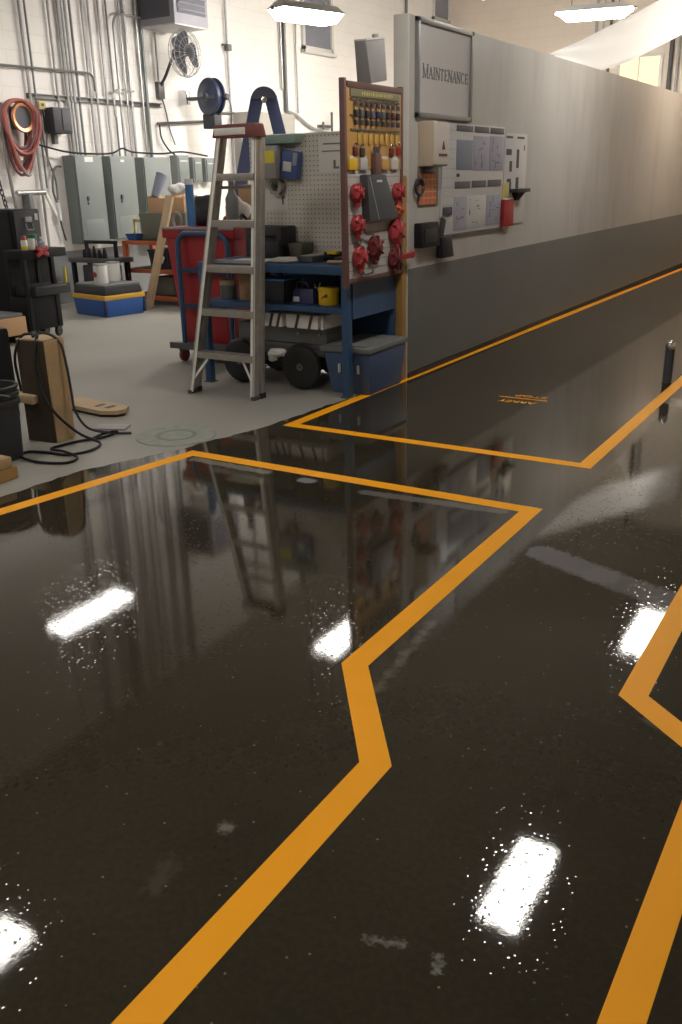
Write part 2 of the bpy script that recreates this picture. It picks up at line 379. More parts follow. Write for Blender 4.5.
    def blob(self, c, r, seedv=0, rough=0.2, flat=None):
        """crumpled bag or cloth lump"""
        rnd = random.Random(seedv); t = bmesh.new(); bmesh.ops.create_icosphere(t, subdivisions=3, radius=1.0)
        ph = [(Vector((rnd.uniform(-1, 1), rnd.uniform(-1, 1), rnd.uniform(-1, 1))) * 4.5, rnd.uniform(0, 6)) for _ in range(5)]
        for v in t.verts:
            k = 1 + rough * sum(math.sin(v.co.dot(q) + p) for q, p in ph) / 3
            co = Vector((v.co.x * r[0], v.co.y * r[1], v.co.z * r[2])) * k
            v.co = co + Vector(c)
            if flat is not None: v.co.z = max(v.co.z, flat)
        return self.merge(t)
    def build(self, name, material, parent=None, angle=0.7, T=None):
        if T is not None: bmesh.ops.transform(self.bm, matrix=T, verts=self.bm.verts)
        bmesh.ops.recalc_face_normals(self.bm, faces=self.bm.faces)
        if parent is not None:
            bmesh.ops.transform(self.bm, matrix=Matrix.Translation(-origin(parent)), verts=self.bm.verts)
        me = bpy.data.meshes.new(name); self.bm.to_mesh(me); self.bm.free()
        for p in me.polygons: p.use_smooth = True
        me.set_sharp_from_angle(angle=angle)
        me.materials.append(material)
        o = bpy.data.objects.new(name, me); COL.objects.link(o)
        if parent is not None: o.parent = parent
        return o

def origin(o):
    v = Vector((0, 0, 0))
    while o is not None:
        v = v + o.location; o = o.parent
    return v

def tag(o, label, cat, group=None):
    o['label'] = label; o['category'] = cat
    if group: o['group'] = group
    return o

def thing(name, label, cat, loc, group=None):
    o = bpy.data.objects.new(name, None); COL.objects.link(o)
    o.empty_display_size = 0.1; o.location = loc
    return tag(o, label, cat, group)

def single(name, mb, material, label, cat, group=None, angle=0.7):
    """a thing that is one mesh, its origin at the middle of its base"""
    vs = [v.co for v in mb.bm.verts]
    lo = [min(v[i] for v in vs) for i in range(3)]; hi = [max(v[i] for v in vs) for i in range(3)]
    c = Vector(((lo[0] + hi[0]) / 2, (lo[1] + hi[1]) / 2, lo[2]))
    bmesh.ops.transform(mb.bm, matrix=Matrix.Translation(-c), verts=mb.bm.verts)
    o = mb.build(name, material, None, angle); o.location = c
    return tag(o, label, cat, group)

def struct(name, mb, material, parent=None):
    o = mb.build(name, material, parent)
    if parent is None: o['kind'] = 'structure'
    return o

def copy_tree(o, parent=None):
    c = o.copy(); COL.objects.link(c)
    if parent is not None: c.parent = parent
    for ch in list(o.children): copy_tree(ch, c)
    return c

def rot(axis, ang, c):
    return Matrix.Translation(c) @ Matrix.Rotation(ang, 4, axis) @ Matrix.Translation(-Vector(c))

def arc(c, r, a0, a1, n, u, w):
    c, u, w = Vector(c), Vector(u), Vector(w)
    return [c + u * (r * math.cos(a0 + (a1 - a0) * i / n)) + w * (r * math.sin(a0 + (a1 - a0) * i / n)) for i in range(n + 1)]

def smooth_path(pts, sub=6):
    """Catmull-Rom through the points"""
    P = [Vector(p) for p in pts]; P = [P[0] * 2 - P[1]] + P + [P[-1] * 2 - P[-2]]
    out = []
    for i in range(1, len(P) - 2):
        for k in range(sub):
            t = k / sub
            out.append(0.5 * ((2 * P[i]) + (P[i + 1] - P[i - 1]) * t + (2 * P[i - 1] - 5 * P[i] + 4 * P[i + 1] - P[i + 2]) * t * t + (3 * P[i] - P[i - 1] - 3 * P[i + 1] + P[i + 2]) * t ** 3))
    out.append(P[-2])
    return out

ORD = ['first', 'second', 'third', 'fourth', 'fifth', 'sixth', 'seventh', 'eighth', 'ninth', 'tenth', 'eleventh', 'twelfth', 'thirteenth', 'fourteenth', 'fifteenth', 'sixteenth']

# ------------------------------------------------------------------ the setting
WX = -9.5      # long block wall of the workshop
PX = -3.22     # aisle face of the partition
struct('floor', MB().box((-9.9, -4.2, -0.2), (4.2, 20.9, 0.0)), M['concrete'])
edge = [(-4.33, -0.8), (-3.92, 1.85), (-3.77, 2.80), (-3.72, 3.32), (-3.60, 3.66), (-3.51, 3.92), (-3.465, 4.16), (-3.40, 4.36), (-3.365, 4.50), (-3.345, 4.735), (-3.33, 5.05), (-3.30, 5.35), (-3.245, 5.9), (-3.20, 6.25), (-3.20, 20.5)]
jag = []
for a, b in zip(edge, edge[1:]):
    n = 1 if b[1] > 6 else max(2, int((b[1] - a[1]) / 0.05))
    for i in range(n):
        t = i / n; k = 0 if b[1] > 6.3 else random.uniform(-0.012, 0.012)
        jag.append((a[0] + (b[0] - a[0]) * t + k, a[1] + (b[1] - a[1]) * t))
jag.append(edge[-1])
struct('floor_coating', MB().prism([(-4.33, -3.95)] + jag + [(3.95, 20.5), (3.95, -3.95)], 0.0, 0.003), M['coating'])
struct('ceiling', MB().box((-9.9, -4.2, 6.3), (4.2, 20.9, 6.5)), M['ceiling'])
struct('wall_left', MB().box((-9.9, -4.2, 0), (WX, 20.9, 6.3)), M['blockwall'])
struct('wall_far', MB().box((WX, 20.5, 0), (4.2, 20.9, 6.3)), M['endwall'])
struct('wall_right', MB().box((4.0, -4.2, 0), (4.2, 20.5, 6.3)), M['endwall'])
struct('wall_near', MB().box((WX, -4.2, 0), (4.0, -4.0, 6.3)), M['endwall'])
struct('wall_partition', MB().box((PX - 0.11, 6.27, 0.0), (PX, 20.5, 2.556), 0.004), M['plaster'])
struct('trim_1', MB().box((PX, 6.275, 0.05), (PX + 0.004, 20.5, 0.84)), M['greyband'])
struct('baseboard_partition', MB().box((PX, 6.275, 0.003), (PX + 0.012, 20.5, 0.045)), M['blackrubber'])
struct('trim_2', MB().box((PX - 0.114, 6.255, 0.0), (PX + 0.002, 6.275, 2.556), 0.004), M['capwhite'])

struct('trim_3', MB().box((WX, -4.0, 0.0), (WX + 0.003, 20.5, 0.66)), M['lowgrey'])
# windows
def window(n, y0, y1, z0, z1):
    f = MB()
    w = 0.07
    for a, b in (((y0, z0), (y1, z0 + w)), ((y0, z1 - w), (y1, z1)), ((y0, z0), (y0 + w, z1)), ((y1 - w, z0), (y1, z1))):
        f.box((WX - 0.01, a[0], a[1]), (WX + 0.05, b[0], b[1]), 0.006)
    f.box((WX - 0.01, y0 - 0.03, z0 - 0.05), (WX + 0.10, y1 + 0.03, z0), 0.008)
    o = f.build('window_%d' % n, M['winframe']); o['kind'] = 'structure'
    MB().box((WX - 0.01, y0 + w, z0 + w), (WX + 0.015, y1 - w, z1 - w)).build('pane', M['glass'], o)
window(1, 14.46, 15.46, 3.58, 5.2)
window(2, 19.55, 20.40, 4.62, 6.0)
f = MB()
for a, b in (((-5.72, 2.4), (-5.66, 3.72)), ((-4.87, 2.4), (-4.81, 3.72)), ((-5.66, 3.66), (-4.87, 3.72)), ((-5.66, 2.4), (-4.87, 2.46)), ((-5.29, 2.46), (-5.27, 3.66))):
    f.box((a[0], 20.44, a[1]), (b[0], 20.51, b[1]), 0.004)
o = f.build('window_3', M['winframe']); o['kind'] = 'structure'
MB().box((-5.66, 20.47, 2.46), (-4.87, 20.51, 3.66)).build('pane', M['litwindow'], o)

# floor markings: painted line strips with mitred corners
def strip(pts, w, z0, z1):
    m = MB(); P = [Vector((p[0], p[1])) for p in pts]; L_, R_ = [], []
    for i, p in enumerate(P):
        d0 = (P[i] - P[i - 1]).normalized() if i else (P[1] - P[0]).normalized()
        d1 = (P[i + 1] - P[i]).normalized() if i < len(P) - 1 else d0
        n0 = Vector((-d0.y, d0.x)); n1 = Vector((-d1.y, d1.x)); n = (n0 + n1).normalized(); k = (w / 2) / max(0.3, n.dot(n0))
        L_.append(p + n * k); R_.append(p - n * k)
    a = [[m.bm.verts.new((q.x, q.y, z)) for q in side] for side in (L_, R_) for z in (z0, z1)]
    for i in range(len(P) - 1):
        for s in ((0, 1), (1, 3), (3, 2), (2, 0)):
            m.bm.faces.new((a[s[0]][i], a[s[0]][i + 1], a[s[1]][i + 1], a[s[1]][i]))
    for e in (0, -1): m.bm.faces.new((a[0][e], a[1][e], a[3][e], a[2][e]))
    return m
single('floor_line', strip([(-4.13, -0.9), (-3.392, 3.868), (-1.327, 3.878), (-1.328, 2.225), (-1.009, 1.792), (-1.012, -2.5)], 0.085, 0.003, 0.0042), M['line'],
       'orange floor line with bent corners crossing the wet floor below the stepladder', 'floor marking')
single('floor_line', strip([(-3.03, 20.3), (-3.236, 4.668), (-1.31, 4.675), (-1.295, 20.3)], 0.078, 0.003, 0.0042), M['line'],
       'orange floor line boxing in the aisle lane along the grey partition', 'floor marking')
single('floor_line', strip([(-0.505, 9.0), (-0.493, 2.479), (-0.221, 2.257), (-0.221, -2.5)], 0.080, 0.003, 0.0042), M['line'],
       'orange floor line with one angled jog at the open side of the aisle', 'floor marking')

# text helper (flat letters turned into thick meshes)
def letters(body, size, T, thick, name, material, parent):
    cu = bpy.data.curves.new(name, 'FONT'); cu.body = body; cu.size = size; cu.align_x = 'CENTER'; cu.align_y = 'CENTER'; cu.extrude = thick; cu.offset = size * 0.014
    t = bpy.data.objects.new('tmp_text', cu); COL.objects.link(t)
    dg = bpy.context.evaluated_depsgraph_get(); me = bpy.data.meshes.new_from_object(t.evaluated_get(dg))
    bpy.data.objects.remove(t); bpy.data.curves.remove(cu)
    me.transform(T); me.transform(Matrix.Translation(-origin(parent))); me.name = name
    me.materials.clear(); me.materials.append(material)
    o = bpy.data.objects.new(name, me); COL.objects.link(o); o.parent = parent
    return o
t = thing('floor_stencil', 'orange stencilled stop words and bar painted on the aisle floor', 'floor marking', (-2.17, 6.02, 0.003))
Tz = lambda y, sx, x=-2.17: Matrix.Translation((x, y, 0.0036)) @ Matrix.Rotation(PI, 4, 'Z') @ Matrix.Diagonal((sx, 1, 1, 1))
letters('STOP', 0.075, Tz(6.105, 1.30, -2.135), 0.0005, 'word', M['line'], t)
letters('ARRÊT', 0.075, Tz(5.915, 1.18, -2.17), 0.0005, 'word', M['line'], t)
MB().box((-2.345, 6.012, 0.003), (-1.99, 6.03, 0.0041)).build('bar', M['line'], t)

# manhole cover
t = thing('floor_cover', 'round grey metal cover plate set in the dry concrete by the line', 'floor cover', (-3.745, 4.13, 0))
MB().lathe([(0.0, 0.0), (0.235, 0.0), (0.25, 0.001), (0.25, 0.004), (0.235, 0.006), (0.225, 0.004), (0.0, 0.004)], (-3.745, 4.13, 0), seg=40).build('plate', M['manhole'], t)
MB().lathe([(0.10, 0.0041), (0.115, 0.006), (0.13, 0.0041)], (-3.745, 4.13, 0), seg=32, ring=True).build('ring', M['totelid'], t)

# ------------------------------------------------------------------ lights
def fixture(label, x, y, z, lx, ly, lens, group, hang=True, wings=True, turn=0.0, drop=None):
    t = thing('ceiling_light', label, 'light', (x, y, z), group)
    T = rot('Z', turn, (x, y, z))
    MB().frustum((x - lx / 2, y - ly / 2, x + lx / 2, y + ly / 2), (x - lx * 0.28, y - ly * 0.42, x + lx * 0.28, y + ly * 0.42), z + 0.012, z + 0.10, 0.008).build('housing', M['housing'], t, T=T)
    if lens is M['lens_shop'] or lens is M['lens_far']: lb = MB().frustum((x - lx * 0.36, y - ly * 0.38, x + lx * 0.36, y + ly * 0.38), (x - lx * 0.48, y - ly * 0.475, x + lx * 0.48, y + ly * 0.475), z - 0.10, z + 0.012, 0.012)  # deeper lens, shaped to suggest the lamp's bloom
    else: lb = MB().box((x - lx * 0.47, y - ly * 0.475, z - 0.012), (x + lx * 0.47, y + ly * 0.475, z + 0.012), 0.010)
    lb.build('lens', lens, t, T=T)
    for s in (-1, 1):
        e = (lx, ly)
        if ly >= lx: MB().box((x - 0.03, y + s * ly * 0.475, z - 0.01), (x + 0.03, y + s * (ly * 0.5 + 0.03), z + 0.035), 0.006).build('end_cap', M['darksteel'], t, T=T)
        else: MB().box((x + s * lx * 0.475, y - 0.03, z - 0.01), (x + s * (lx * 0.5 + 0.03), y + 0.03, z + 0.035), 0.006).build('end_cap', M['darksteel'], t, T=T)
        px, py = (x, y + s * ly * 0.3) if ly >= lx else (x + s * lx * 0.3, y)
        MB().tube([(px, py, z + 0.09), (px, py, 6.3)], 0.006, 6).build('hanger', M['darksteel'], t, T=T)
    return t
shop = 'lights of the workshop side'
fixture('glowing light fixture hanging in front of the grey wall window', -6.87, 10.60, 3.42, 0.34, 1.02, M['lens_shop'], shop, turn=-0.29)
fixture('bright light fixture hanging crosswise beyond the white plastic sheet', -4.97, 16.23, 3.93, 1.24, 0.36, M['lens_far'], shop, turn=0.18)
fixture('light fixture high above the far end of the partition sign', -6.0, 13.9, 4.07, 0.34, 1.1, M['lens_far'], shop)
aisle = 'lights mirrored in the wet floor'
for lab, x, y, lx, ly in (('light fixture mirrored lowest in the wet floor beside the jog line', -1.72, 5.23, 0.31, 0.92),
                          ('light fixture mirrored in the wet floor on the angled jog line', -1.88, 9.70, 0.31, 1.05),
                          ('light fixture mirrored at the bend of the crossing line', -4.87, 7.92, 0.30, 0.90),
                          ('light fixture mirrored as the long patch under the dry concrete', -7.94, 6.95, 0.34, 1.22),
                          ('light fixture mirrored at the very edge of the wet floor', -4.66, 2.58, 0.33, 1.0)):
    fixture(lab, x, y, 3.5, lx, ly, M['lens_aisle'] if x > -4 else (M['lens_left'] if x < -6 else M['lens_mid']), aisle)
for lab, x, y in (('unseen light fixture added over the far aisle past the mirrored ones', -1.95, 14.3), ('unseen light fixture added furthest down the aisle', -1.95, 18.6), ('unseen light fixture added over the aisle behind the viewer', -1.6, 0.7), ('unseen light fixture added over the workshop corner behind the viewer', -8.0, 2.4)):  # unseen fixtures carrying the rows on, added to brighten the room
    fixture(lab, x, y, 3.5, 0.33, 1.05, M['lens_warm'] if y > 10 else (M['lens_aisle'] if x > -4 else M['lens_left']), 'unseen added lights')

# the white plastic sheet draped over the partition
def sheet(u, v):
    lower = [(10.08, 2.655), (10.4, 2.61), (10.9, 2.585), (11.45, 2.60), (12.2, 2.70), (13.1, 2.86), (15.9, 3.45), (20.0, 4.35)]
    upper = [(10.08, 2.667), (10.95, 2.862), (11.85, 3.09), (13.1, 3.39), (14.4, 3.72), (15.8, 4.09), (17.5, 4.52), (20.0, 5.2)]
    k = u * (len(lower) - 1); i = min(int(k), len(lower) - 2); f_ = k - i
    lo = [lower[i][j] + (lower[i + 1][j] - lower[i][j]) * f_ for j in (0, 1)]; hi = [upper[i][j] + (upper[i + 1][j] - upper[i][j]) * f_ for j in (0, 1)]
    y = lo[0] + (hi[0] - lo[0]) * v; z = lo[1] + (hi[1] - lo[1]) * v
    return Vector((-3.29 + 0.03 * math.sin(v * 7 + u * 3) * min(1, u * 5) - 0.04 * v, y * 0.942, max(1.5 + (z - 1.5) * 0.942, 2.558)))
tag(MB().grid(sheet, 42, 12, 0.004).build('plastic_sheet', M['film'], angle=3), 'large white plastic sheet draped slantwise above the partition top', 'sheet')

# ------------------------------------------------------------------ partition wall: sign, boards, dispenser
W = PX
t = thing('framed_sign', 'framed white sign with grey serif lettering high on the partition corner', 'sign', (W, 6.85, 1.90))
y0, y1, z0, z1, fw = 6.36, 7.335, 1.90, 2.55, 0.035
MB().box((W, y0 + 0.02, z0 + 0.02), (W + 0.014, y1 - 0.02, z1 - 0.02)).build('panel', M['signwhite'], t)
fr = MB()
for a, b in (((y0, z0), (y1, z0 + fw)), ((y0, z1 - fw), (y1, z1)), ((y0, z0), (y0 + fw, z1)), ((y1 - fw, z0), (y1, z1))):
    fr.box((W, a[0], a[1]), (W + 0.03, b[0], b[1]), 0.004)
fr.build('frame', M['aluframe'], t)
# serif capitals from strokes, on a unit box (width, list of strokes (x0,y0,x1,y1,weight))
TK, TN = 0.20, 0.08
GL = {'M': (1.1, [(.12, 0, .12, 1, TN), (.98, 0, .98, 1, TK), (.12, 1, .55, 0, TK), (.98, 1, .55, 0, TN)], [(.12, 0), (.98, 0), (.12, 1), (.98, 1)]),
      'A': (0.9, [(.08, 0, .45, 1, TN), (.45, 1, .82, 0, TK), (.22, .36, .66, .36, TN)], [(.08, 0), (.82, 0)]),
      'I': (0.42, [(.21, 0, .21, 1, TK)], [(.21, 0), (.21, 1)]),
      'N': (0.98, [(.12, 0, .12, 1, TN), (.86, 0, .86, 1, TN), (.12, 1, .86, 0, TK)], [(.12, 0), (.12, 1), (.86, 1)]),
      'T': (0.84, [(.42, 0, .42, 1, TK), (.04, .97, .80, .97, TN), (.05, .80, .05, .97, TN), (.79, .80, .79, .97, TN)], [(.42, 0)]),
      'E': (0.80, [(.2, 0, .2, 1, TK), (.1, .97, .70, .97, TN), (.1, .03, .74, .03, TN), (.2, .52, .55, .52, TN), (.70, .80, .70, .97, TN), (.74, .03, .74, .22, TN), (.55, .42, .55, .62, TN)], []),
      'C': (0.84, [(.80, .76, .62, .97, TN), (.62, .97, .36, .98, TN), (.36, .98, .16, .78, TK), (.16, .78, .12, .5, TK), (.12, .5, .16, .22, TK), (.16, .22, .38, .02, TN), (.38, .02, .64, .04, TN), (.64, .04, .80, .26, TN)], [])}
word = 'MAINTENANCE'
tot = sum(GL[c][0] * (1.15 if i == 0 else 1.0) for i, c in enumerate(word)) + 0.12 * (len(word) - 1)
wid, hgt = 0.80, 0.078
k = wid / tot; cy = 6.46; base = 2.168
m = MB()
for i, c in enumerate(word):
    sc = 1.15 if i == 0 else 1.0
    w_, st, serif = GL[c]
    for (a, b, c2, d, wt) in st:
        m.bar((W + 0.015, cy + a * k * sc, base + b * hgt * sc), (W + 0.015, cy + c2 * k * sc, base + d * hgt * sc), wt * 0.062, 0.003, up=(1, 0, 0))
    for (a, b) in serif:
        m.bar((W + 0.015, cy + (a - .15) * k * sc, base + b * hgt * sc), (W + 0.015, cy + (a + .15) * k * sc, base + b * hgt * sc), 0.006, 0.003, up=(1, 0, 0))
    cy += (w_ * sc + 0.12) * k
m.build('lettering', M['inkgrey'], t)

t = thing('notice_board', 'large white notice board with two rows of charts under dark headers', 'notice board', (W, 7.46, 1.05))
MB().box((W, 6.83, 1.05), (W + 0.012, 8.105, 1.885), 0.003).build('board', M['boardwhite'], t)
MB().box((W, 6.83, 1.035), (W + 0.02, 8.11, 1.052)).build('lower_rail', M['label'], t)
for a, b, c, d in ((7.081, 1.842, 7.398, 1.872), (7.437, 1.840, 7.736, 1.874), (7.776, 1.838, 8.077, 1.874), (7.067, 1.410, 7.369, 1.452), (7.406, 1.412, 7.71, 1.454), (7.75, 1.413, 8.054, 1.456)):
    MB().box((W, a, b - 0.012), (W + 0.016, c, d), 0.002).build('header', M['label'], t)
for (a, b, c, d, mm) in ((7.085, 1.54, 7.405, 1.765, 'sheetblue'), (7.42, 1.535, 7.755, 1.80, 'lavender'), (7.768, 1.53, 8.09, 1.81, 'lavender'), (7.054, 1.075, 7.30, 1.335, 'lavender'), (7.31, 1.075, 7.72, 1.335, 'boardwhite'), (7.73, 1.08, 8.05, 1.335, 'lavender')):
    p = MB().box((W, a, b), (W + 0.015, c, d), 0.002).build('chart', M[mm], t)
    pr = MB(); rnd = random.Random(int(a * 100 + b * 1000))
    for _ in range(9):
        yy = rnd.uniform(a + 0.03, c - 0.09); zz = rnd.uniform(b + 0.02, d - 0.03); L_ = rnd.uniform(0.02, 0.07)
        if rnd.random() < 0.5: pr.box((W + 0.0145, yy, zz), (W + 0.0158, yy + L_, zz + 0.006))
        else: pr.box((W + 0.0145, yy, zz - L_ * 0.4), (W + 0.0158, yy + 0.011, min(d - 0.005, zz + L_ * 0.5)))
    if mm != 'sheetblue': pr.build('print', M['label'], p)
    else: pr.bm.free()
fr = MB()
for z in (1.83, 1.76, 1.69, 1.62, 1.55, 1.48, 1.41, 1.34, 1.27): fr.box((W + 0.011, 6.85, z), (W + 0.013, 7.05, z + 0.004))
fr.build('ruled_lines', M['lavender'], t)
MB().lathe([(0.0, 0.02), (0.012, 0.018), (0.014, 0.0)], (W + 0.012, 7.11, 1.50), (1, 0, 0), 12).build('magnet', M['ink'], t)
MB().box((W, 6.845, 1.20), (W + 0.022, 7.01, 1.262), 0.003).build('name_plate', M['ink'], t)

t = thing('notice_board', 'narrow white board with short black marks next to the chart board', 'notice board', (W, 8.4, 1.06))
MB().box((W, 8.125, 1.065), (W + 0.010, 8.68, 1.84), 0.003).build('board', M['boardwhite'], t)
for y, z, w_, h_ in ((8.15, 1.80, 0.16, 0.018), (8.42, 1.80, 0.18, 0.018), (8.16, 1.66, 0.13, 0.05), (8.25, 1.52, 0.06, 0.09), (8.42, 1.55, 0.06, 0.16), (8.20, 1.43, 0.10, 0.03), (8.26, 1.37, 0.05, 0.06), (8.42, 1.35, 0.07, 0.12), (8.60, 1.70, 0.02, 0.05)):
    MB().box((W + 0.0095, y, z), (W + 0.0115, y + w_, z + h_)).build('mark', M['ink'], t)
t = thing('bracket_shelf', 'small black bracket shelf on the narrow white board', 'shelf', (W + 0.01, 8.44, 1.29))
MB().box((W + 0.010, 8.27, 1.34), (W + 0.09, 8.61, 1.372), 0.004).build('ledge', M['charcoal'], t)
MB().frustum((W + 0.010, 8.39, W + 0.03, 8.47), (W + 0.010, 8.33, W + 0.07, 8.55), 1.27, 1.342, 0.003).build('bracket', M['black'], t)
single('sticky_note', MB().box((W + 0.010, 8.09, 1.30), (W + 0.016, 8.25, 1.425), 0.002), M['oldyellow'], 'yellow note stuck above the red folder on the white boards', 'note')
t = thing('document_folder', 'red folder hanging at the lower gap between the white boards', 'folder', (W + 0.012, 8.20, 1.05))
MB().box((W + 0.012, 8.08, 1.05), (W + 0.045, 8.32, 1.285), 0.006).build('cover', M['red'], t)
MB().box((W + 0.018, 8.09, 1.275), (W + 0.040, 8.31, 1.297)).build('papers', M['paper'], t)

t = thing('towel_dispenser', 'beige wall dispenser with a small emblem beneath the framed sign', 'dispenser', (W, 6.52, 1.565))
MB().box((W, 6.425, 1.565), (W + 0.125, 6.69, 1.875), 0.012).build('body', M['beige'], t)
MB().box((W + 0.11, 6.433, 1.575), (W + 0.136, 6.683, 1.868), 0.010).build('front_cover', M['cream'], t)
em = MB().box((W + 0.135, 6.50, 1.635), (W + 0.139, 6.64, 1.652)); em.frustum((0, 0, 0.1, 0.1), (0.04, 0.04, 0.06, 0.06), 0, 0.001, T=Matrix.Translation((W + 0.135, 6.55, 1.68)) @ Matrix.Diagonal((0.02, 0.6, 60, 1)))
em.build('emblem', M['maroon'], t)
t = thing('clipboard_notice', 'orange printed grid notice on a dark clip beneath the beige dispenser', 'notice', (W, 6.6, 1.29))
MB().box((W, 6.42, 1.285), (W + 0.010, 6.765, 1.56), 0.003).build('backing', M['olive'], t)
p = MB().box((W + 0.009, 6.435, 1.295), (W + 0.013, 6.72, 1.515)).build('sheet', M['orangeprint'], t)
g = MB()
for i in range(1, 5): g.box((W + 0.0125, 6.435, 1.295 + i * 0.044), (W + 0.0138, 6.72, 1.301 + i * 0.044))
for i in range(1, 4): g.box((W + 0.0125, 6.435 + i * 0.071, 1.295), (W + 0.0138, 6.440 + i * 0.071, 1.515))
g.build('grid_lines', M['oldyellow'], p)
MB().box((W + 0.008, 6.50, 1.52), (W + 0.024, 6.68, 1.555), 0.004).build('clip', M['darksteel'], t)
single('strap_loop', MB().tube(arc((W + 0.03, 6.40, 1.425), 0.055, 0, 2 * PI * 0.97, 22, (0, 1.15, 0), (0, 0, 1)), 0.013, 8), M['charcoal'], 'black strap loop on a hook beside the orange notice', 'strap')
t = thing('control_box', 'black box with sloped front low on the partition corner', 'box', (W, 6.53, 0.97))
MB().frustum((W, 6.37, W + 0.075, 6.68), (W, 6.37, W + 0.06, 6.68), 0.985, 1.165, 0.01).build('body', M['black'], t)
MB().box((W + 0.068, 6.41, 1.02), (W + 0.078, 6.62, 1.12), 0.003).build('front_plate', M['blackplastic'], t)
t = thing('hanging_pouch', 'black pouch hanging by a strap beside the black wall box', 'pouch', (W, 6.83, 0.885))
MB().frustum((W + 0.024, 6.71, W + 0.09, 6.92), (W + 0.024, 6.73, W + 0.07, 6.91), 0.885, 1.045, 0.012).build('bag', M['black'], t)
MB().bar((W + 0.036, 6.76, 1.03), (W + 0.036, 6.815, 1.18), 0.07, 0.02, up=(1, 0, 0), bev=0.004).build('strap', M['blackplastic'], t)
MB().tube([(W, 6.815, 1.185), (W + 0.06, 6.815, 1.19)], 0.006, 6).build('hook', M['steel'], t)

# ------------------------------------------------------------------ lockout tool board at the bench end
BX = -3.20
t = thing('lockout_board', 'tall lockout board with amber upper panel and maroon frame at bench end', 'tool board', (BX - 0.02, 5.77, 0.80))
MB().box((BX - 0.04, 5.375, 0.84), (BX - 0.012, 6.135, 1.56)).build('lower_panel', M['slatwhite'], t)
MB().box((BX - 0.04, 5.375, 1.55), (BX - 0.006, 6.135, 2.045), 0.004).build('upper_panel', M['amber'], t)
MB().box((BX - 0.010, 5.42, 1.985), (BX + 0.004, 6.09, 2.032), 0.004).build('header', M['headgreen'], t)
g = MB(); rnd = random.Random(3); yy = 5.56
while yy < 5.98:
    w_ = rnd.uniform(0.012, 0.03); g.box((BX + 0.0035, yy, 1.998), (BX + 0.0055, yy + w_, 2.019)); yy += w_ + rnd.uniform(0.008, 0.016)
g.build('header_print', M['oldyellow'], t)
for nm, a, b in (('stile', (5.345, 0.79), (5.378, 2.09)), ('stile', (6.125, 0.83), (6.158, 2.085)), ('rail', (5.375, 0.822), (6.13, 0.852)), ('rail', (5.39, 2.035), (6.13, 2.075))):
    MB().box((BX - 0.040, a[0], a[1]), (BX - 0.002, b[0], b[1]), 0.004).build(nm, M['boardred'], t)
g = MB()
for i in range(11): g.box((BX - 0.0125, 5.39, 0.90 + i * 0.06), (BX - 0.0105, 6.135, 0.903 + i * 0.06))
g.build('groove', M['totelid'], t)
g = MB().box((BX - 0.006, 5.42, 1.968), (BX + 0.004, 6.10, 1.976)); g.box((BX - 0.006, 5.42, 1.872), (BX + 0.004, 6.10, 1.880))
g.box((BX - 0.006, 5.42, 1.788), (BX + 0.004, 6.10, 1.797)); g.build('hook_strip', M['totelid'], t)
single('wooden_post', MB().box((-3.275, 6.175, 0.0), (-3.215, 6.24, 1.50), 0.005), M['oakpost'], 'amber wooden post standing at the end of the partition', 'post')

def padlock(name, body_m, label, group, y, z, s=1.0):
    t = thing(name, label, 'padlock', (BX + 0.012, y, z), group)
    MB().box((BX + 0.002, y - 0.016 * s, z - 0.030 * s), (BX + 0.020, y + 0.016 * s, z + 0.006 * s), 0.004).build('body', M[body_m], t)
    q = [(BX + 0.012, y - 0.012 * s, z)] + [(BX + 0.012, y - 0.012 * s * math.cos(a), z + (0.018 + 0.012 * math.sin(a)) * s) for a in [PI * i / 8 for i in range(9)]] + [(BX + 0.012, y + 0.012 * s, z)]
    MB().tube(q, 0.0035 * s, 6).build('shackle', M['chrome'], t)
    return t
rows = (('top row', 1.950, ['ink'] * 9, 0.85, 9), ('second row', 1.902, ['charcoal', 'label', 'charcoal', 'label', 'navy', 'label', 'charcoal', 'maroon', 'charcoal'], 1.15, 9), ('third row', 1.845, ['ink', 'ink', 'charcoal', 'ink', 'ink', 'charcoal', 'ink', 'ink', 'ink'], 0.9, 9))
for nm, z, mats, s, n in rows:
    for i in range(n):
        padlock('padlock', mats[i], 'dark padlock on the %s of the lockout board, %s from its bench side' % (nm, ORD[i]), 'padlocks on the lockout board', 5.475 + i * 0.072, z, s)
for i in range(8):
    y = 5.52 + i * 0.075
    t = thing('lock_tag', 'amber tag on the lowest hook row of the lockout board, %s from its bench side' % ORD[i], 'tag', (BX, y, 1.70), 'amber tags on the lockout board')
    MB().box((BX - 0.002, y - 0.017, 1.705), (BX + 0.006, y + 0.017, 1.768), 0.003).build('card', M['ambertag'], t)
    MB().tube(arc((BX + 0.003, y, 1.772), 0.012, -0.3, PI + 0.3, 8, (0, 1, 0), (0, 0, 1)), 0.003, 6).build('tie', M['brass'], t)
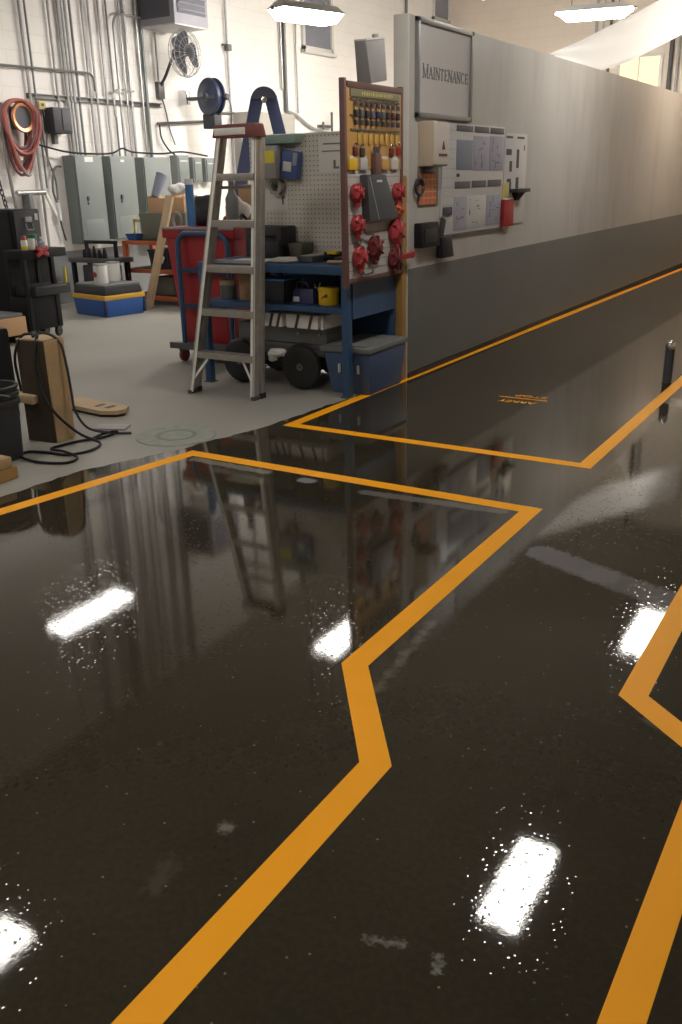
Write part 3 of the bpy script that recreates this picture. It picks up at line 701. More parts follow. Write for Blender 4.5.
# hasps and pocket leaflets along the bottom of the amber panel
for lab, y, z, mm in (('maroon lock hasp at the bench side of the amber panel', 5.47, 1.665, 'maroon'), ('dark hasp beside the maroon one on the amber panel', 5.56, 1.660, 'charcoal'), ('maroon hasp above the leaflet pocket near the wooden post', 5.97, 1.665, 'maroon'), ('maroon hasp hanging closest to the wooden post', 6.07, 1.675, 'red')):
    t = thing('lock_hasp', lab, 'hasp', (BX, y, z - 0.03), 'hasps on the lockout board')
    MB().box((BX - 0.004, y - 0.026, z - 0.035), (BX + 0.012, y + 0.026, z + 0.02), 0.006).build('body', M[mm], t)
    MB().tube(arc((BX + 0.004, y, z + 0.025), 0.018, -0.4, PI + 0.4, 10, (0, 1, 0), (0, 0, 1)), 0.005, 6).build('jaw', M['chrome'], t)
for lab, y, mm in (('amber leaflet pocket at the bench side of the lockout board', 5.44, 'yellow'), ('pale leaflet pocket with papers on the amber panel', 5.58, 'slatwhite'), ('amber leaflet pocket beside the dark strap on the panel', 5.88, 'amber'), ('pale leaflet pocket closest to the wooden post', 6.02, 'cream')):
    t = thing('leaflet_pocket', lab, 'pocket', (BX, y, 1.545), 'leaflet pockets on the lockout board')
    MB().box((BX - 0.011, y - 0.05, 1.545), (BX + 0.008, y + 0.05, 1.615), 0.004).build('holder', M[mm], t)
    MB().box((BX - 0.006, y - 0.04, 1.56), (BX + 0.003, y + 0.04, 1.632)).build('leaflet', M['paper'], t)
# slate document case hanging from a strap
t = thing('document_case', 'slate grey document case hanging askew on the lockout board', 'case', (BX, 5.78, 1.22))
def shear(y):   # slanted flat case: narrow clamped top, wide bottom
    m = MB(); Q = [(5.575, 1.215), (6.00, 1.225), (5.80, 1.515), (5.545, 1.515)]
    a = [m.bm.verts.new((BX - 0.008, p[0], p[1])) for p in Q]; b = [m.bm.verts.new((BX + 0.05, p[0], p[1])) for p in Q]
    m.bm.faces.new(a); m.bm.faces.new(b[::-1])
    for k in range(4): m.bm.faces.new((a[k], a[(k + 1) % 4], b[(k + 1) % 4], b[k]))
    bmesh.ops.bevel(m.bm, geom=list(m.bm.edges), offset=0.008, segments=2, affect='EDGES', profile=0.6)
    return m
shear(0).build('shell', M['bindergrey'], t)
MB().bar((BX + 0.051, 5.575, 1.50), (BX + 0.051, 5.70, 1.225), 0.010, 0.004, up=(1, 0, 0)).build('white_edge', M['greybox'], t)
MB().box((BX + 0.048, 5.67, 1.465), (BX + 0.053, 5.745, 1.48), 0.002).build('label_plate', M['paper'], t)
MB().box((BX - 0.002, 5.69, 1.49), (BX + 0.035, 5.77, 1.65), 0.012).build('strap', M['boardred'], t)
for k in range(3): MB().tube([(BX + 0.016, 5.705 + k * 0.026, 1.64), (BX + 0.022, 5.695 + k * 0.032, 1.69)], 0.009, 8).build('strap_end', M['label'], t)

def valve_lockout(label, y, z, r, mm, tail=None, name='valve_lockout'):
    t = thing(name, label, 'valve lockout', (BX, y, z - r), 'valve lockouts on the board')
    X0 = BX - 0.008
    MB().lathe([(0.0, 0.075), (r * 0.25, 0.075), (r * 0.32, 0.055), (r * 0.8, 0.045), (r, 0.03), (r, 0.006), (r * 0.9, 0.0)], (X0, y, z), (1, 0, 0), 22).build('dome', M[mm], t)
    h = MB()
    for k in range(6):
        a = k * PI / 3; h.box((X0 + 0.02, -0.006, r * 0.35), (X0 + 0.055, 0.006, r * 1.02), 0.003, Matrix.Translation((0, y, z)) @ Matrix.Rotation(a, 4, 'X'))
    h.build('ribs', M[mm], t)
    MB().box((X0 + 0.01, y - 0.02, z - r - 0.03), (X0 + 0.035, y + 0.02, z - r + 0.012), 0.005).build('hasp_tab', M[mm], t)
    if tail: MB().tube(smooth_path(tail), 0.007, 6).build('cable', M['ink'], t)
    return t
valve_lockout('red valve lockout at the top of the white panel beside the slate case', 5.465, 1.40, 0.06, 'brightred')
valve_lockout('red cable lockout with a dark lever below the slate case', 5.47, 1.20, 0.062, 'brightred', tail=[(BX + 0.02, 5.50, 1.18), (BX + 0.02, 5.58, 1.14), (BX + 0.02, 5.68, 1.125)])
valve_lockout('red valve lockout at the bottom corner nearest the bench', 5.50, 0.985, 0.075, 'brightred', tail=[(BX + 0.02, 5.50, 0.93), (BX + 0.02, 5.55, 0.87), (BX + 0.02, 5.66, 0.875)])
valve_lockout('maroon valve lockout in the middle of the white panel', 5.71, 1.035, 0.082, 'maroon')
valve_lockout('bright red valve lockout high beside the wooden post', 6.05, 1.395, 0.062, 'brightred')
valve_lockout('small orange red lockout between two larger ones by the post', 6.045, 1.27, 0.045, 'orange')
valve_lockout('large red valve lockout at middle height by the post', 6.03, 1.13, 0.09, 'brightred')
valve_lockout('maroon valve lockout low on the board by the wooden post', 6.00, 0.935, 0.075, 'maroon')
t = thing('lever_lockout', 'red lever lockout crossing the wooden post low on the board', 'lockout', (BX, 6.13, 0.93))
MB().bar((BX + 0.02, 6.02, 0.94), (BX + 0.045, 6.23, 0.955), 0.035, 0.04, bev=0.008).build('lever', M['red'], t)
MB().lathe([(0.0, 0.0), (0.028, 0.0), (0.03, 0.012), (0.022, 0.022), (0.0, 0.024)], (BX + 0.035, 6.22, 0.955), (1, 0, 0), 14).build('knob', M['brightred'], t)
t = thing('steel_shackle', 'dull grey shackle hanging under the red cable lockout', 'shackle', (BX, 5.50, 1.07))
MB().tube(arc((BX + 0.01, 5.50, 1.11), 0.035, PI, 2 * PI, 12, (0, 1, 0), (0, 0, 1)), 0.01, 8).build('bow', M['totelid'], t)
MB().tube([(BX + 0.01, 5.455, 1.113), (BX + 0.01, 5.545, 1.113)], 0.011, 8).build('pin', M['steel'], t)
# grey case standing on the board's top
T = rot('X', 0.15, (-3.24, 5.72, 2.08))
t = thing('file_case', 'light grey case standing tilted on top of the lockout board', 'case', (-3.24, 5.72, 2.08))
MB().frustum((-3.30, 5.68, -3.19, 5.90), (-3.285, 5.66, -3.20, 5.92), 2.080, 2.335, 0.008).build('body', M['greybox'], t, T=T)
MB().box((-3.29, 5.665, 2.33), (-3.195, 5.915, 2.345), 0.005).build('lid', M['white'], t, T=T)
MB().box((-3.23, 5.80, 2.345), (-3.21, 5.86, 2.365), 0.004).build('latch', M['steel'], t, T=T)

# ------------------------------------------------------------------ blue workbench
t = thing('workbench', 'blue steel workbench with solid end panel and lower shelf', 'workbench', (-3.92, 5.86, 0))
MB().box((-4.60, 5.47, 0.865), (-3.280, 6.24, 0.925), 0.006).build('bench_top', M['bluesteel'], t)
for x in (-4.575, -3.305):
    for y in (5.505, 6.19):
        l = MB().box((x - 0.028, y - 0.028, 0.0), (x + 0.028, y + 0.028, 0.866), 0.006).build('leg', M['bluesteel'], t)
        MB().box((x - 0.04, y - 0.04, 0.0), (x + 0.04, y + 0.04, 0.008), 0.002).build('foot_plate', M['darksteel'], l)
MB().box((-4.60, 5.49, 0.595), (-3.28, 6.21, 0.637), 0.005).build('lower_shelf', M['bluesteel'], t)
MB().box((-3.280, 5.53, 0.56), (-3.268, 6.165, 0.866)).build('end_panel', M['bluesteel'], t)
MB().box((-4.57, 6.20, 0.02), (-3.31, 6.212, 0.866)).build('back_panel', M['bluesteel'], t)
# pegboard rises from the back edge of the bench
t = thing('pegboard', 'white perforated pegboard rising behind the blue workbench', 'pegboard', (-4.1, 6.22, 0.925))
MB().box((-4.60, 6.205, 0.926), (-3.30, 6.222, 1.815), 0.002).build('panel', M['pegboard'], t)
MB().box((-4.61, 6.20, 1.810), (-3.295, 6.228, 1.825), 0.003).build('top_rail', M['white'], t)
# hung on the pegboard
t = thing('paper_dispenser', 'grey box with a yellow label fixed to the pegboard', 'box', (-4.36, 6.15, 1.51))
MB().box((-4.47, 6.08, 1.50), (-4.262, 6.206, 1.74), 0.008).build('body', M['greybox'], t)
MB().box((-4.46, 6.074, 1.615), (-4.275, 6.082, 1.705)).build('label', M['labelyellow'], t)
t = thing('tool_packet', 'blue and white packet hanging beside the grey box on the pegboard', 'packet', (-4.17, 6.16, 1.49))
T = rot('Y', 0.14, (-4.17, 6.16, 1.6))
MB().box((-4.25, 6.13, 1.50), (-4.10, 6.204, 1.70), 0.01).build('pack', M['packblue'], t, T=T)
MB().box((-4.225, 6.122, 1.55), (-4.15, 6.132, 1.62), 0.002).build('label', M['white'], t, T=T)
MB().box((-4.14, 6.122, 1.60), (-4.105, 6.132, 1.69), 0.002).build('window', M['lavender'], t, T=T)
single('parts_tray', MB().frustum((-4.44, 6.11, -4.10, 6.203), (-4.46, 6.08, -4.06, 6.203), 1.752, 1.815, 0.006), M['teal'], 'pale teal clear tray above the grey box on the pegboard', 'tray')
t = thing('tape_roll', 'grey roll of tape hanging below the grey pegboard box', 'tape', (-4.33, 6.17, 1.43))
MB().lathe([(0.036, -0.03), (0.062, -0.03), (0.062, 0.03), (0.036, 0.03)], (-4.32, 6.165, 1.445), (0, 1, 0), 24, True).build('roll', M['tape'], t)
MB().tube([(-4.32, 6.205, 1.475), (-4.32, 6.13, 1.475)], 0.006, 6).build('peg', M['steel'], t)
def pegsheet(label, x0, x1, z0, z1, marks):
    t = thing('instruction_sheet', label, 'paper', ((x0 + x1) / 2, 6.2, z0), 'sheets pinned to the pegboard')
    MB().box((x0, 6.199, z0), (x1, 6.2045, z1)).build('sheet', M['paper'], t)
    g = MB()
    for (a, b, c, d) in marks: g.box((x0 + a, 6.1975, z0 + b), (x0 + c, 6.1995, z0 + d))
    g.build('print', M['totelid'], t)
pegsheet('white printed sheet at the top of the pegboard next to the lockout board', -3.945, -3.735, 1.535, 1.785, [(0.04, 0.20, 0.19, 0.21), (0.03, 0.15, 0.19, 0.158), (0.13, 0.03, 0.15, 0.09), (0.15, 0.03, 0.18, 0.045)])
pegsheet('white printed sheet on the pegboard below the tape roll', -4.46, -4.24, 1.27, 1.505, [(0.03, 0.16, 0.17, 0.17), (0.05, 0.12, 0.15, 0.13), (0.16, 0.04, 0.175, 0.10), (0.16, 0.09, 0.19, 0.10)])
# on the bench top
Z = 0.926
t = thing('tool_case', 'dark grey tool case standing at the back of the bench top', 'case', (-4.33, 6.05, Z))
MB().box((-4.52, 5.98, Z), (-4.17, 6.19, 1.155), 0.012).build('body', M['charcoal'], t)
MB().box((-4.47, 5.965, 1.07), (-4.23, 5.985, 1.09), 0.004).build('handle', M['black'], t)
MB().box((-4.30, 5.92, Z), (-4.15, 5.975, 1.045), 0.01).build('side_pocket', M['charcoal'], t)
MB().tube(smooth_path([(-4.50, 6.06, 1.15), (-4.55, 6.0, 1.24), (-4.50, 5.93, 1.20), (-4.42, 5.93, 1.16)]), 0.012, 6).build('carry_strap', M['blackplastic'], t)
single('parts_bin', MB().frustum((-4.12, 6.02, -4.02, 6.17), (-4.13, 6.01, -4.0, 6.18), Z, 1.03, 0.006), M['olive'], 'small olive bin behind the papers on the bench top', 'bin')
def papersheet(label, c, w, d, ang, z):
    single('paper_sheet', MB().box((c[0] - w / 2, c[1] - d / 2, z), (c[0] + w / 2, c[1] + d / 2, z + 0.004), T=rot('Z', ang, (c[0], c[1], z))), M['paper'], label, 'paper', 'papers on the bench top')
papersheet('white sheet of paper nearest the ladder on the bench top', (-4.22, 5.68), 0.34, 0.26, 0.1, Z)
papersheet('white sheet of paper lying lengthwise amid the bench top papers', (-3.98, 5.72), 0.32, 0.24, -0.25, Z + 0.004)
papersheet('white sheet of paper furthest back on the bench top pile', (-3.99, 5.84), 0.26, 0.20, 0.3, Z + 0.0085)
t = thing('tool_tray', 'grey metal tray of hand tools on the bench top', 'tray', (-3.70, 5.8, Z))
MB().frustum((-3.80, 5.66, -3.68, 5.86), (-3.81, 5.64, -3.67, 5.88), Z, Z + 0.045, 0.004).build('tray', M['totelid'], t)
MB().box((-3.80, 5.65, Z + 0.03), (-3.68, 5.87, Z + 0.046)).build('inner_liner', M['greybox'], t)
t = thing('power_tool', 'black cordless tool with amber body lying on the bench top', 'power tool', (-3.58, 5.8, Z))
MB().tube([(-3.66, 5.80, Z + 0.035), (-3.50, 5.84, Z + 0.035)], 0.032, 12).build('body', M['black'], t)
MB().box((-3.62, 5.76, Z + 0.052), (-3.54, 5.84, Z + 0.075), 0.006).build('motor_cover', M['yellow'], t)
MB().box((-3.52, 5.70, Z), (-3.46, 5.82, Z + 0.04), 0.008).build('handle', M['blackplastic'], t)
single('spring_clamp', MB().tube(smooth_path([(-3.52, 5.62, Z + 0.012), (-3.45, 5.58, Z + 0.018), (-3.38, 5.62, Z + 0.018), (-3.35, 5.72, Z + 0.014)]), 0.012, 8), M['lumber'], 'tan curved clamp at the front corner of the bench top', 'clamp')
single('socket_box', MB().box((-3.42, 5.80, Z), (-3.33, 6.02, Z + 0.06), 0.006).box((-3.415, 5.81, Z + 0.06), (-3.335, 6.01, Z + 0.075), 0.004), M['charcoal'], 'dark socket box at the lockout board end of the bench', 'box')
# on the lower shelf
Z = 0.638
t = thing('waste_bin', 'black bin with a pale blue rim on the bench lower shelf', 'bin', (-3.98, 5.66, Z))
MB().frustum((-4.09, 5.56, -3.88, 5.76), (-4.10, 5.55, -3.86, 5.78), Z, 0.80, 0.01).build('body', M['charcoal'], t)
MB().box((-4.107, 5.543, 0.798), (-3.853, 5.787, 0.812), 0.004).build('rim', M['tubeblue'], t)
MB().lathe([(0.03, 0.0), (0.03, 0.03), (0.015, 0.045), (0.0, 0.046)], (-3.98, 5.66, 0.81), seg=12).build('knob', M['bluesteel'], t)
t = thing('tool_bag', 'navy tool bag with a white tag on the bench lower shelf', 'bag', (-3.72, 5.66, Z))
MB().frustum((-3.83, 5.58, -3.63, 5.78), (-3.82, 5.61, -3.65, 5.76), Z, 0.745, 0.014).build('bag', M['navy'], t)
MB().box((-3.80, 5.572, 0.655), (-3.75, 5.582, 0.69)).build('tag', M['white'], t)
MB().tube(smooth_path([(-3.80, 5.62, 0.73), (-3.78, 5.60, 0.785), (-3.72, 5.60, 0.795), (-3.67, 5.62, 0.735)]), 0.007, 6).build('handle', M['blackplastic'], t)
t = thing('pliers', 'steel pliers sticking up out of the navy tool bag', 'pliers', (-3.655, 5.68, 0.74))
MB().tube([(-3.66, 5.68, 0.70), (-3.675, 5.67, 0.775)], 0.006, 6).build('handle', M['white'], t)
MB().tube([(-3.655, 5.68, 0.70), (-3.625, 5.67, 0.785)], 0.006, 6).build('handle', M['white'], t)
t = thing('yellow_tub', 'round yellow tub with a dark mark on the bench lower shelf', 'tub', (-3.535, 5.64, Z))
MB().lathe([(0.0, 0.0), (0.070, 0.0), (0.074, 0.006), (0.074, 0.105), (0.0, 0.105)], (-3.535, 5.64, Z), seg=28).build('body', M['yellow'], t)
MB().lathe([(0.078, 0.100), (0.078, 0.118), (0.070, 0.122), (0.0, 0.120)], (-3.535, 5.64, Z), seg=28).build('lid', M['yellow'], t)
g = MB()
for a0, z, w_ in ((-1.75, 0.050, 0.30), (-1.55, 0.062, 0.35), (-1.35, 0.056, 0.22)):
    g.tube([(-3.535 + 0.0745 * math.cos(a0 + w_ * q / 4), 5.64 + 0.0745 * math.sin(a0 + w_ * q / 4), Z + z + 0.004 * q) for q in range(5)], 0.005, 5)
g.build('mark', M['ink'], t)
single('cardboard_box', MB().box((-4.33, 5.62, Z), (-4.20, 5.86, 0.845), 0.004).box((-4.325, 5.735, 0.845), (-4.205, 5.745, 0.848)), M['cardboard'], 'brown cardboard box on the lower shelf seen between the ladder rungs', 'box')
t = thing('storage_jar', 'round jar with a tan lid beside the brown box on lower shelf', 'jar', (-4.45, 5.64, Z))
MB().lathe([(0.0, 0.0), (0.06, 0.0), (0.064, 0.01), (0.064, 0.10), (0.05, 0.115), (0.0, 0.116)], (-4.45, 5.64, Z), seg=20).build('body', M['totelid'], t)
MB().lathe([(0.066, 0.105), (0.066, 0.145), (0.0, 0.147)], (-4.45, 5.64, Z), seg=20).build('lid', M['lumber'], t)
# under the bench
t = thing('flat_cart', 'low dark flat cart on pneumatic wheels parked under the bench', 'cart', (-3.95, 5.88, 0))
MB().box((-4.45, 5.66, 0.285), (-3.59, 6.04, 0.325), 0.006).build('deck', M['darksteel'], t)
MB().box((-4.47, 5.645, 0.245), (-3.59, 5.675, 0.286), 0.005).build('side_rail', M['darksteel'], t)
MB().box((-4.40, 5.645, 0.15), (-3.70, 5.665, 0.19), 0.004).build('axle_beam', M['black'], t)
for x, y in ((-3.765, 5.60), (-4.33, 5.60), (-3.765, 6.09), (-4.33, 6.09)):
    wv = MB().lathe([(0.085, -0.03), (0.12, -0.036), (0.160, -0.022), (0.170, 0.0), (0.160, 0.022), (0.12, 0.036), (0.085, 0.03)], (x, y, 0.171), (0, 1, 0), 28).build('wheel', M['blackrubber'], t)
    MB().lathe([(0.0, -0.028), (0.026, -0.034), (0.03, -0.02), (0.085, -0.024), (0.088, 0.0), (0.085, 0.024), (0.03, 0.02), (0.026, 0.034), (0.0, 0.034)], (x, y, 0.171), (0, 1, 0), 22).build('hub', M['totelid'], wv)
    for s in (-1, 1): pass
t = thing('steel_casing', 'flat grey steel casing lying on the cart under the bench', 'casing', (-3.95, 5.9, 0.326))
MB().box((-4.42, 5.70, 0.326), (-3.60, 6.02, 0.455), 0.01).build('body', M['totelid'], t)
for x in (-4.2, -3.85, -3.66): MB().lathe([(0.012, 0), (0.012, 0.012), (0.0, 0.014)], (x, 5.70, 0.40), (0, -1, 0), 10).build('bolt', M['steel'], t)
def carton(label, x0, x1):
    t = thing('white_carton', label, 'carton', ((x0 + x1) / 2, 5.75, 0.456), 'white cartons under the bench shelf')
    MB().box((x0, 5.60, 0.456), (x1, 5.90, 0.556), 0.004).build('box', M['cleanwhite'], t)
    for k in range(2 if x1 - x0 > 0.1 else 0):
        xa = x0 + (x1 - x0) * (0.30 + 0.42 * k)
        MB().bar((xa, 5.596, 0.456), (xa + 0.03, 5.596, 0.556), 0.02, 0.006, up=(0, 1, 0)).build('strap', M['ink'], t)
carton('white strapped carton under the shelf nearest the ladder', -4.09, -3.93)
carton('wide white strapped carton under the middle of the bench shelf', -3.89, -3.61)
carton('narrow white carton on end beneath the yellow tub', -3.585, -3.565)
single('white_rag', MB().blob((-4.0, 5.625, 0.255), (0.085, 0.022, 0.032), 5, 0.30).blob((-4.06, 5.645, 0.215), (0.04, 0.022, 0.04), 8, 0.3), M['bagwhite'], 'crumpled white rag hanging off the cart edge beside the wheel', 'rag')
t = thing('storage_tote', 'blue plastic storage tote with grey lid under the bench end', 'tote', (-3.345, 5.86, 0))
MB().frustum((-3.515, 5.62, -3.185, 6.11), (-3.555, 5.575, -3.165, 6.15), 0.0, 0.315, 0.018).build('tub', M['toteblue'], t)
MB().box((-3.575, 5.555, 0.312), (-3.155, 6.165, 0.352), 0.012).build('lid', M['totelid'], t)
MB().box((-3.53, 5.60, 0.348), (-3.20, 6.12, 0.362), 0.008).build('lid_panel', M['totelid'], t)
for x in (-3.43, -3.27): MB().box((x, 5.574, 0.16), (x + 0.014, 5.60, 0.225), 0.003).build('latch', M['white'], t)

# ------------------------------------------------------------------ aluminium stepladder
t = thing('stepladder', 'worn aluminium stepladder with maroon cap standing before the bench', 'ladder', (-4.15, 5.25, 0))
zt = 1.80
fl0, fr0, fl1, fr1 = (-4.435, 5.085), (-3.868, 5.11), (-4.195, 5.30), (-3.885, 5.315)
def lerp2(a, b, k): return (a[0] + (b[0] - a[0]) * k, a[1] + (b[1] - a[1]) * k)
for s, a, b in ((-1, fl0, fl1), (1, fr0, fr1)):
    p0 = Vector((a[0], a[1] + 0.034, 0.02)); p1 = Vector((b[0], b[1] + 0.034, zt))
    r_ = MB(); r_.bar(p0, p1, 0.010, 0.072, up=(0, 1, 0)).build('front_rail', M['alu'], t)
    q0 = Vector((a[0] - s * 0.010, a[1] + 0.002, 0.02)); q1 = Vector((b[0] - s * 0.010, b[1] + 0.002, zt))
    MB().bar(q0, q1, 0.034, 0.006, up=(0, 1, 0), bev=0.0015).build('rail_flange', M['alulit'], t)
    MB().box((a[0] - 0.018, a[1] - 0.006, 0.0), (a[0] + 0.018, a[1] + 0.072, 0.03), 0.006).build('foot', M['darksteel'], t)
    # rear rails almost folded against the front
    c0 = Vector((a[0] + s * 0.006, a[1] + 0.10, 0.012)); c1 = Vector((b[0], b[1] + 0.075, zt - 0.02))
    MB().bar(c0, c1, 0.022, 0.045, up=(0, 1, 0), bev=0.003).build('rear_rail', M['alu'], t)
    MB().box((c0.x - 0.018, c0.y - 0.03, 0.0), (c0.x + 0.018, c0.y + 0.03, 0.04), 0.005).build('foot', M['blackrubber'], t)
for i in range(1, 6):
    z = 0.315 + (i - 1) * 0.306; k = z / zt
    a, b = lerp2(fl0, fl1, k), lerp2(fr0, fr1, k)
    st = MB(); st.box((a[0] + 0.004, min(a[1], b[1]) + 0.004, z - 0.006), (b[0] - 0.004, max(a[1], b[1]) + 0.066, z + 0.002))
    st.box((a[0] + 0.004, min(a[1], b[1]) + 0.002, z - 0.045), (b[0] - 0.004, min(a[1], b[1]) + 0.012, z + 0.002), 0.002)
    st.build('step', M['alu'], t)
for s, a, b in ((1, fl0, fl1), (-1, fr0, fr1)):
    m0 = lerp2(a, b, 0.03); m1 = lerp2(a, b, 0.155)
    MB().bar((m0[0] + s * 0.012, m0[1] + 0.02, 0.11), (m1[0] + s * 0.11, m1[1] + 0.02, 0.265), 0.018, 0.004, up=(0, 1, 0)).build('brace', M['alulit'], t)
for z in (0.95, 1.45):
    k = z / zt; MB().bar((fl0[0] + (fl1[0] - fl0[0]) * k, 5.20 + 0.20 * k, z), (fr0[0] + (fr1[0] - fr0[0]) * k, 5.225 + 0.20 * k, z), 0.02, 0.02).build('rear_brace', M['alu'], t)
MB().frustum((-4.225, 5.275, -3.85, 5.40), (-4.21, 5.285, -3.865, 5.39), zt - 0.03, zt + 0.055, 0.008).build('top_cap', M['capred'], t)
MB().box((-4.20, 5.268, zt - 0.015), (-3.94, 5.28, zt + 0.03), 0.004).build('cap_strip', M['alulit'], t)

# blue fibreglass stepladder seen edge-on behind the pegboard
c = Vector((-5.36, 7.5, 0)); V = Vector((-0.58, 0.81, 0)).normalized(); Uv = Vector((0.81, 0.58, 0)).normalized()
t = thing('stepladder', 'tall blue fibreglass stepladder standing open behind the pegboard', 'ladder', c)
H_ = 2.22
for s in (-1, 1):
    for d in (0.0, 1.0):
        wtop, wbot = 0.02 + 0.10 * d, -0.10 + 0.46 * d
        top = c + Uv * (s * 0.062) + V * (wtop) + Vector((0, 0, H_)); bot = c + Uv * (s * (0.55 if s > 0 else 0.63)) + V * wbot + Vector((0, 0, 0.02))
        MB().bar(bot, top, 0.03, 0.115, up=tuple(Uv), bev=0.006).build('rail', M['bluefibre'], t)
        MB().box((bot.x - 0.05, bot.y - 0.05, 0.0), (bot.x + 0.05, bot.y + 0.05, 0.03), 0.006).build('foot', M['blackrubber'], t)
    for k in range(1, 7):
        f_ = k / 7.3
        a = c + Uv * (s * (0.55 - 0.488 * f_)) + V * (-0.10 + 0.12 * f_) + Vector((0, 0, H_ * f_)); b = c + Uv * (s * (0.55 - 0.488 * f_)) + V * (0.36 - 0.24 * f_) + Vector((0, 0, H_ * f_))
        MB().bar(a, b, 0.06 if s < 0 else 0.03, 0.02).build('step' if s < 0 else 'rear_brace', M['alu'], t)
cap = [c + Uv * (0.118 * math.cos(a)) + Vector((0, 0, H_ - 0.02 + 0.105 * math.sin(a))) for a in [PI * i / 14 for i in range(15)]]
m = MB(); A = [m.bm.verts.new(p + V * -0.03) for p in cap]; B = [m.bm.verts.new(p + V * 0.17) for p in cap]
m.bm.faces.new(A); m.bm.faces.new(B[::-1])
for i in range(len(cap)): j = (i + 1) % len(cap); m.bm.faces.new((A[i], A[j], B[j], B[i]))
m.build('top_cap', M['capslate'], t)
MB().lathe([(0.0, 0.0), (0.028, 0.0), (0.028, 0.012), (0.0, 0.014)], c + Vector((0, 0, H_ - 0.03)) + V * -0.032, tuple(-V), 14).build('hinge_bolt', M['chrome'], t)

# ------------------------------------------------------------------ red bin on the blue platform cart
t = thing('platform_cart', 'platform cart with a blue tube handle carrying the red bin', 'cart', (-5.06, 6.45, 0))
MB().box((-5.42, 6.02, 0.135), (-4.70, 6.86, 0.165), 0.006).build('deck', M['totelid'], t)
MB().box((-5.43, 6.005, 0.12), (-4.69, 6.03, 0.175), 0.006).build('bumper', M['darksteel'], t)
hp = [(-5.285, 6.045, 0.15), (-5.285, 6.045, 0.98)] + [(-5.175 - 0.11 * math.cos(a), 6.045, 0.98 + 0.11 * math.sin(a)) for a in [PI / 2 * i / 7 for i in range(1, 8)]] + [(-4.865 + 0.11 * math.sin(a), 6.045, 0.98 + 0.11 * math.cos(a)) for a in [PI / 2 * i / 7 for i in range(8)]] + [(-4.755, 6.045, 0.15)]
MB().tube(hp, 0.021, 10).build('handle', M['bluesteel'], t)
for z in (0.79, 0.49): MB().bar((-5.285, 6.045, z), (-4.755, 6.045, z), 0.018, 0.045, bev=0.003).build('crossbar', M['reelblue'], t)
for x in (-5.34, -4.78):
    for y in (6.09, 6.77):
        w = MB().box((x - 0.03, y - 0.035, 0.09), (x + 0.03, y + 0.035, 0.136), 0.004).build('caster', M['darksteel'], t)
        MB().lathe([(0.0, -0.02), (0.05, -0.02), (0.058, -0.012), (0.058, 0.012), (0.05, 0.02), (0.0, 0.02)], (x, y, 0.058), (1, 0, 0.0), 18).build('wheel', M['maroon'], w)
t = thing('waste_bin', 'tall red plastic bin filled to the rim on the platform cart', 'bin', (-5.06, 6.42, 0.166))
MB().frustum((-5.37, 6.14, -4.80, 6.60), (-5.45, 6.09, -4.73, 6.66), 0.166, 1.05, 0.02).build('body', M['red'], t)
MB().box((-5.475, 6.075, 1.045), (-4.705, 6.685, 1.135), 0.012).build('rim', M['red'], t)
MB().box((-5.472, 6.066, 1.118), (-4.71, 6.078, 1.138), 0.003).build('rim_highlight', M['greybox'], t)  # pale strip, the rim's highlight put into its colour
g = MB()
for k in range(9): g.box((-5.28 + k * 0.036, 6.068, 1.085), (-5.256 + k * 0.036, 6.0765, 1.103))
g.build('moulded_marks', M['maroon'], t)
single('black_bag', MB().blob((-5.29, 6.43, 1.22), (0.14, 0.13, 0.16), 11, 0.22, flat=1.137), M['blackplastic'], 'black rubbish bag bulging out of the red bin', 'bag')
t = thing('mailing_tube', 'blue tube with a white end standing up in the red bin', 'tube', (-5.20, 6.22, 1.14))
MB().tube([(-5.25, 6.21, 1.139), (-5.25, 6.21, 1.47)], 0.036, 14).build('tube', M['tubeblue'], t)
MB().tube([(-5.25, 6.21, 1.47), (-5.25, 6.21, 1.515)], 0.037, 14).build('end_cap', M['white'], t)
single('hose_offcut', MB().tube(smooth_path([(-5.40, 6.16, 1.137), (-5.41, 6.16, 1.20), (-5.37, 6.16, 1.25), (-5.33, 6.17, 1.21), (-5.34, 6.18, 1.14)]), 0.013, 8), M['greybox'], 'pale looped hose offcut at the front of the red bin', 'hose')
t = thing('packing_bag', 'white and red packing bag heaped in the red bin behind the ladder', 'bag', (-4.86, 6.36, 1.137))
MB().blob((-4.855, 6.33, 1.25), (0.10, 0.09, 0.13), 21, 0.25, flat=1.137).build('bag', M['bagwhite'], t)
MB().blob((-4.90, 6.29, 1.19), (0.07, 0.05, 0.03), 4, 0.3, flat=1.139).build('red_print', M['red'], t)
single('cardboard_box', MB().box((-4.93, 6.46, 1.137), (-4.76, 6.62, 1.46), 0.004).box((-4.925, 6.535, 1.46), (-4.765, 6.545, 1.463)), M['cardboard'], 'brown cardboard box poking up behind the packing bag in the bin', 'box')
t = thing('plastic_bottle', 'grey canister with a narrow neck standing at the bin corner', 'bottle', (-4.745, 6.3, 1.137))
MB().lathe([(0.0, 0.0), (0.05, 0.0), (0.054, 0.01), (0.054, 0.22), (0.03, 0.27), (0.022, 0.30), (0.022, 0.36), (0.0, 0.362)], (-4.775, 6.17, 1.137), seg=18).build('body', M['totelid'], t)
MB().lathe([(0.028, 0.35), (0.028, 0.39), (0.0, 0.392)], (-4.775, 6.17, 1.137), seg=14).build('cap', M['greybox'], t)

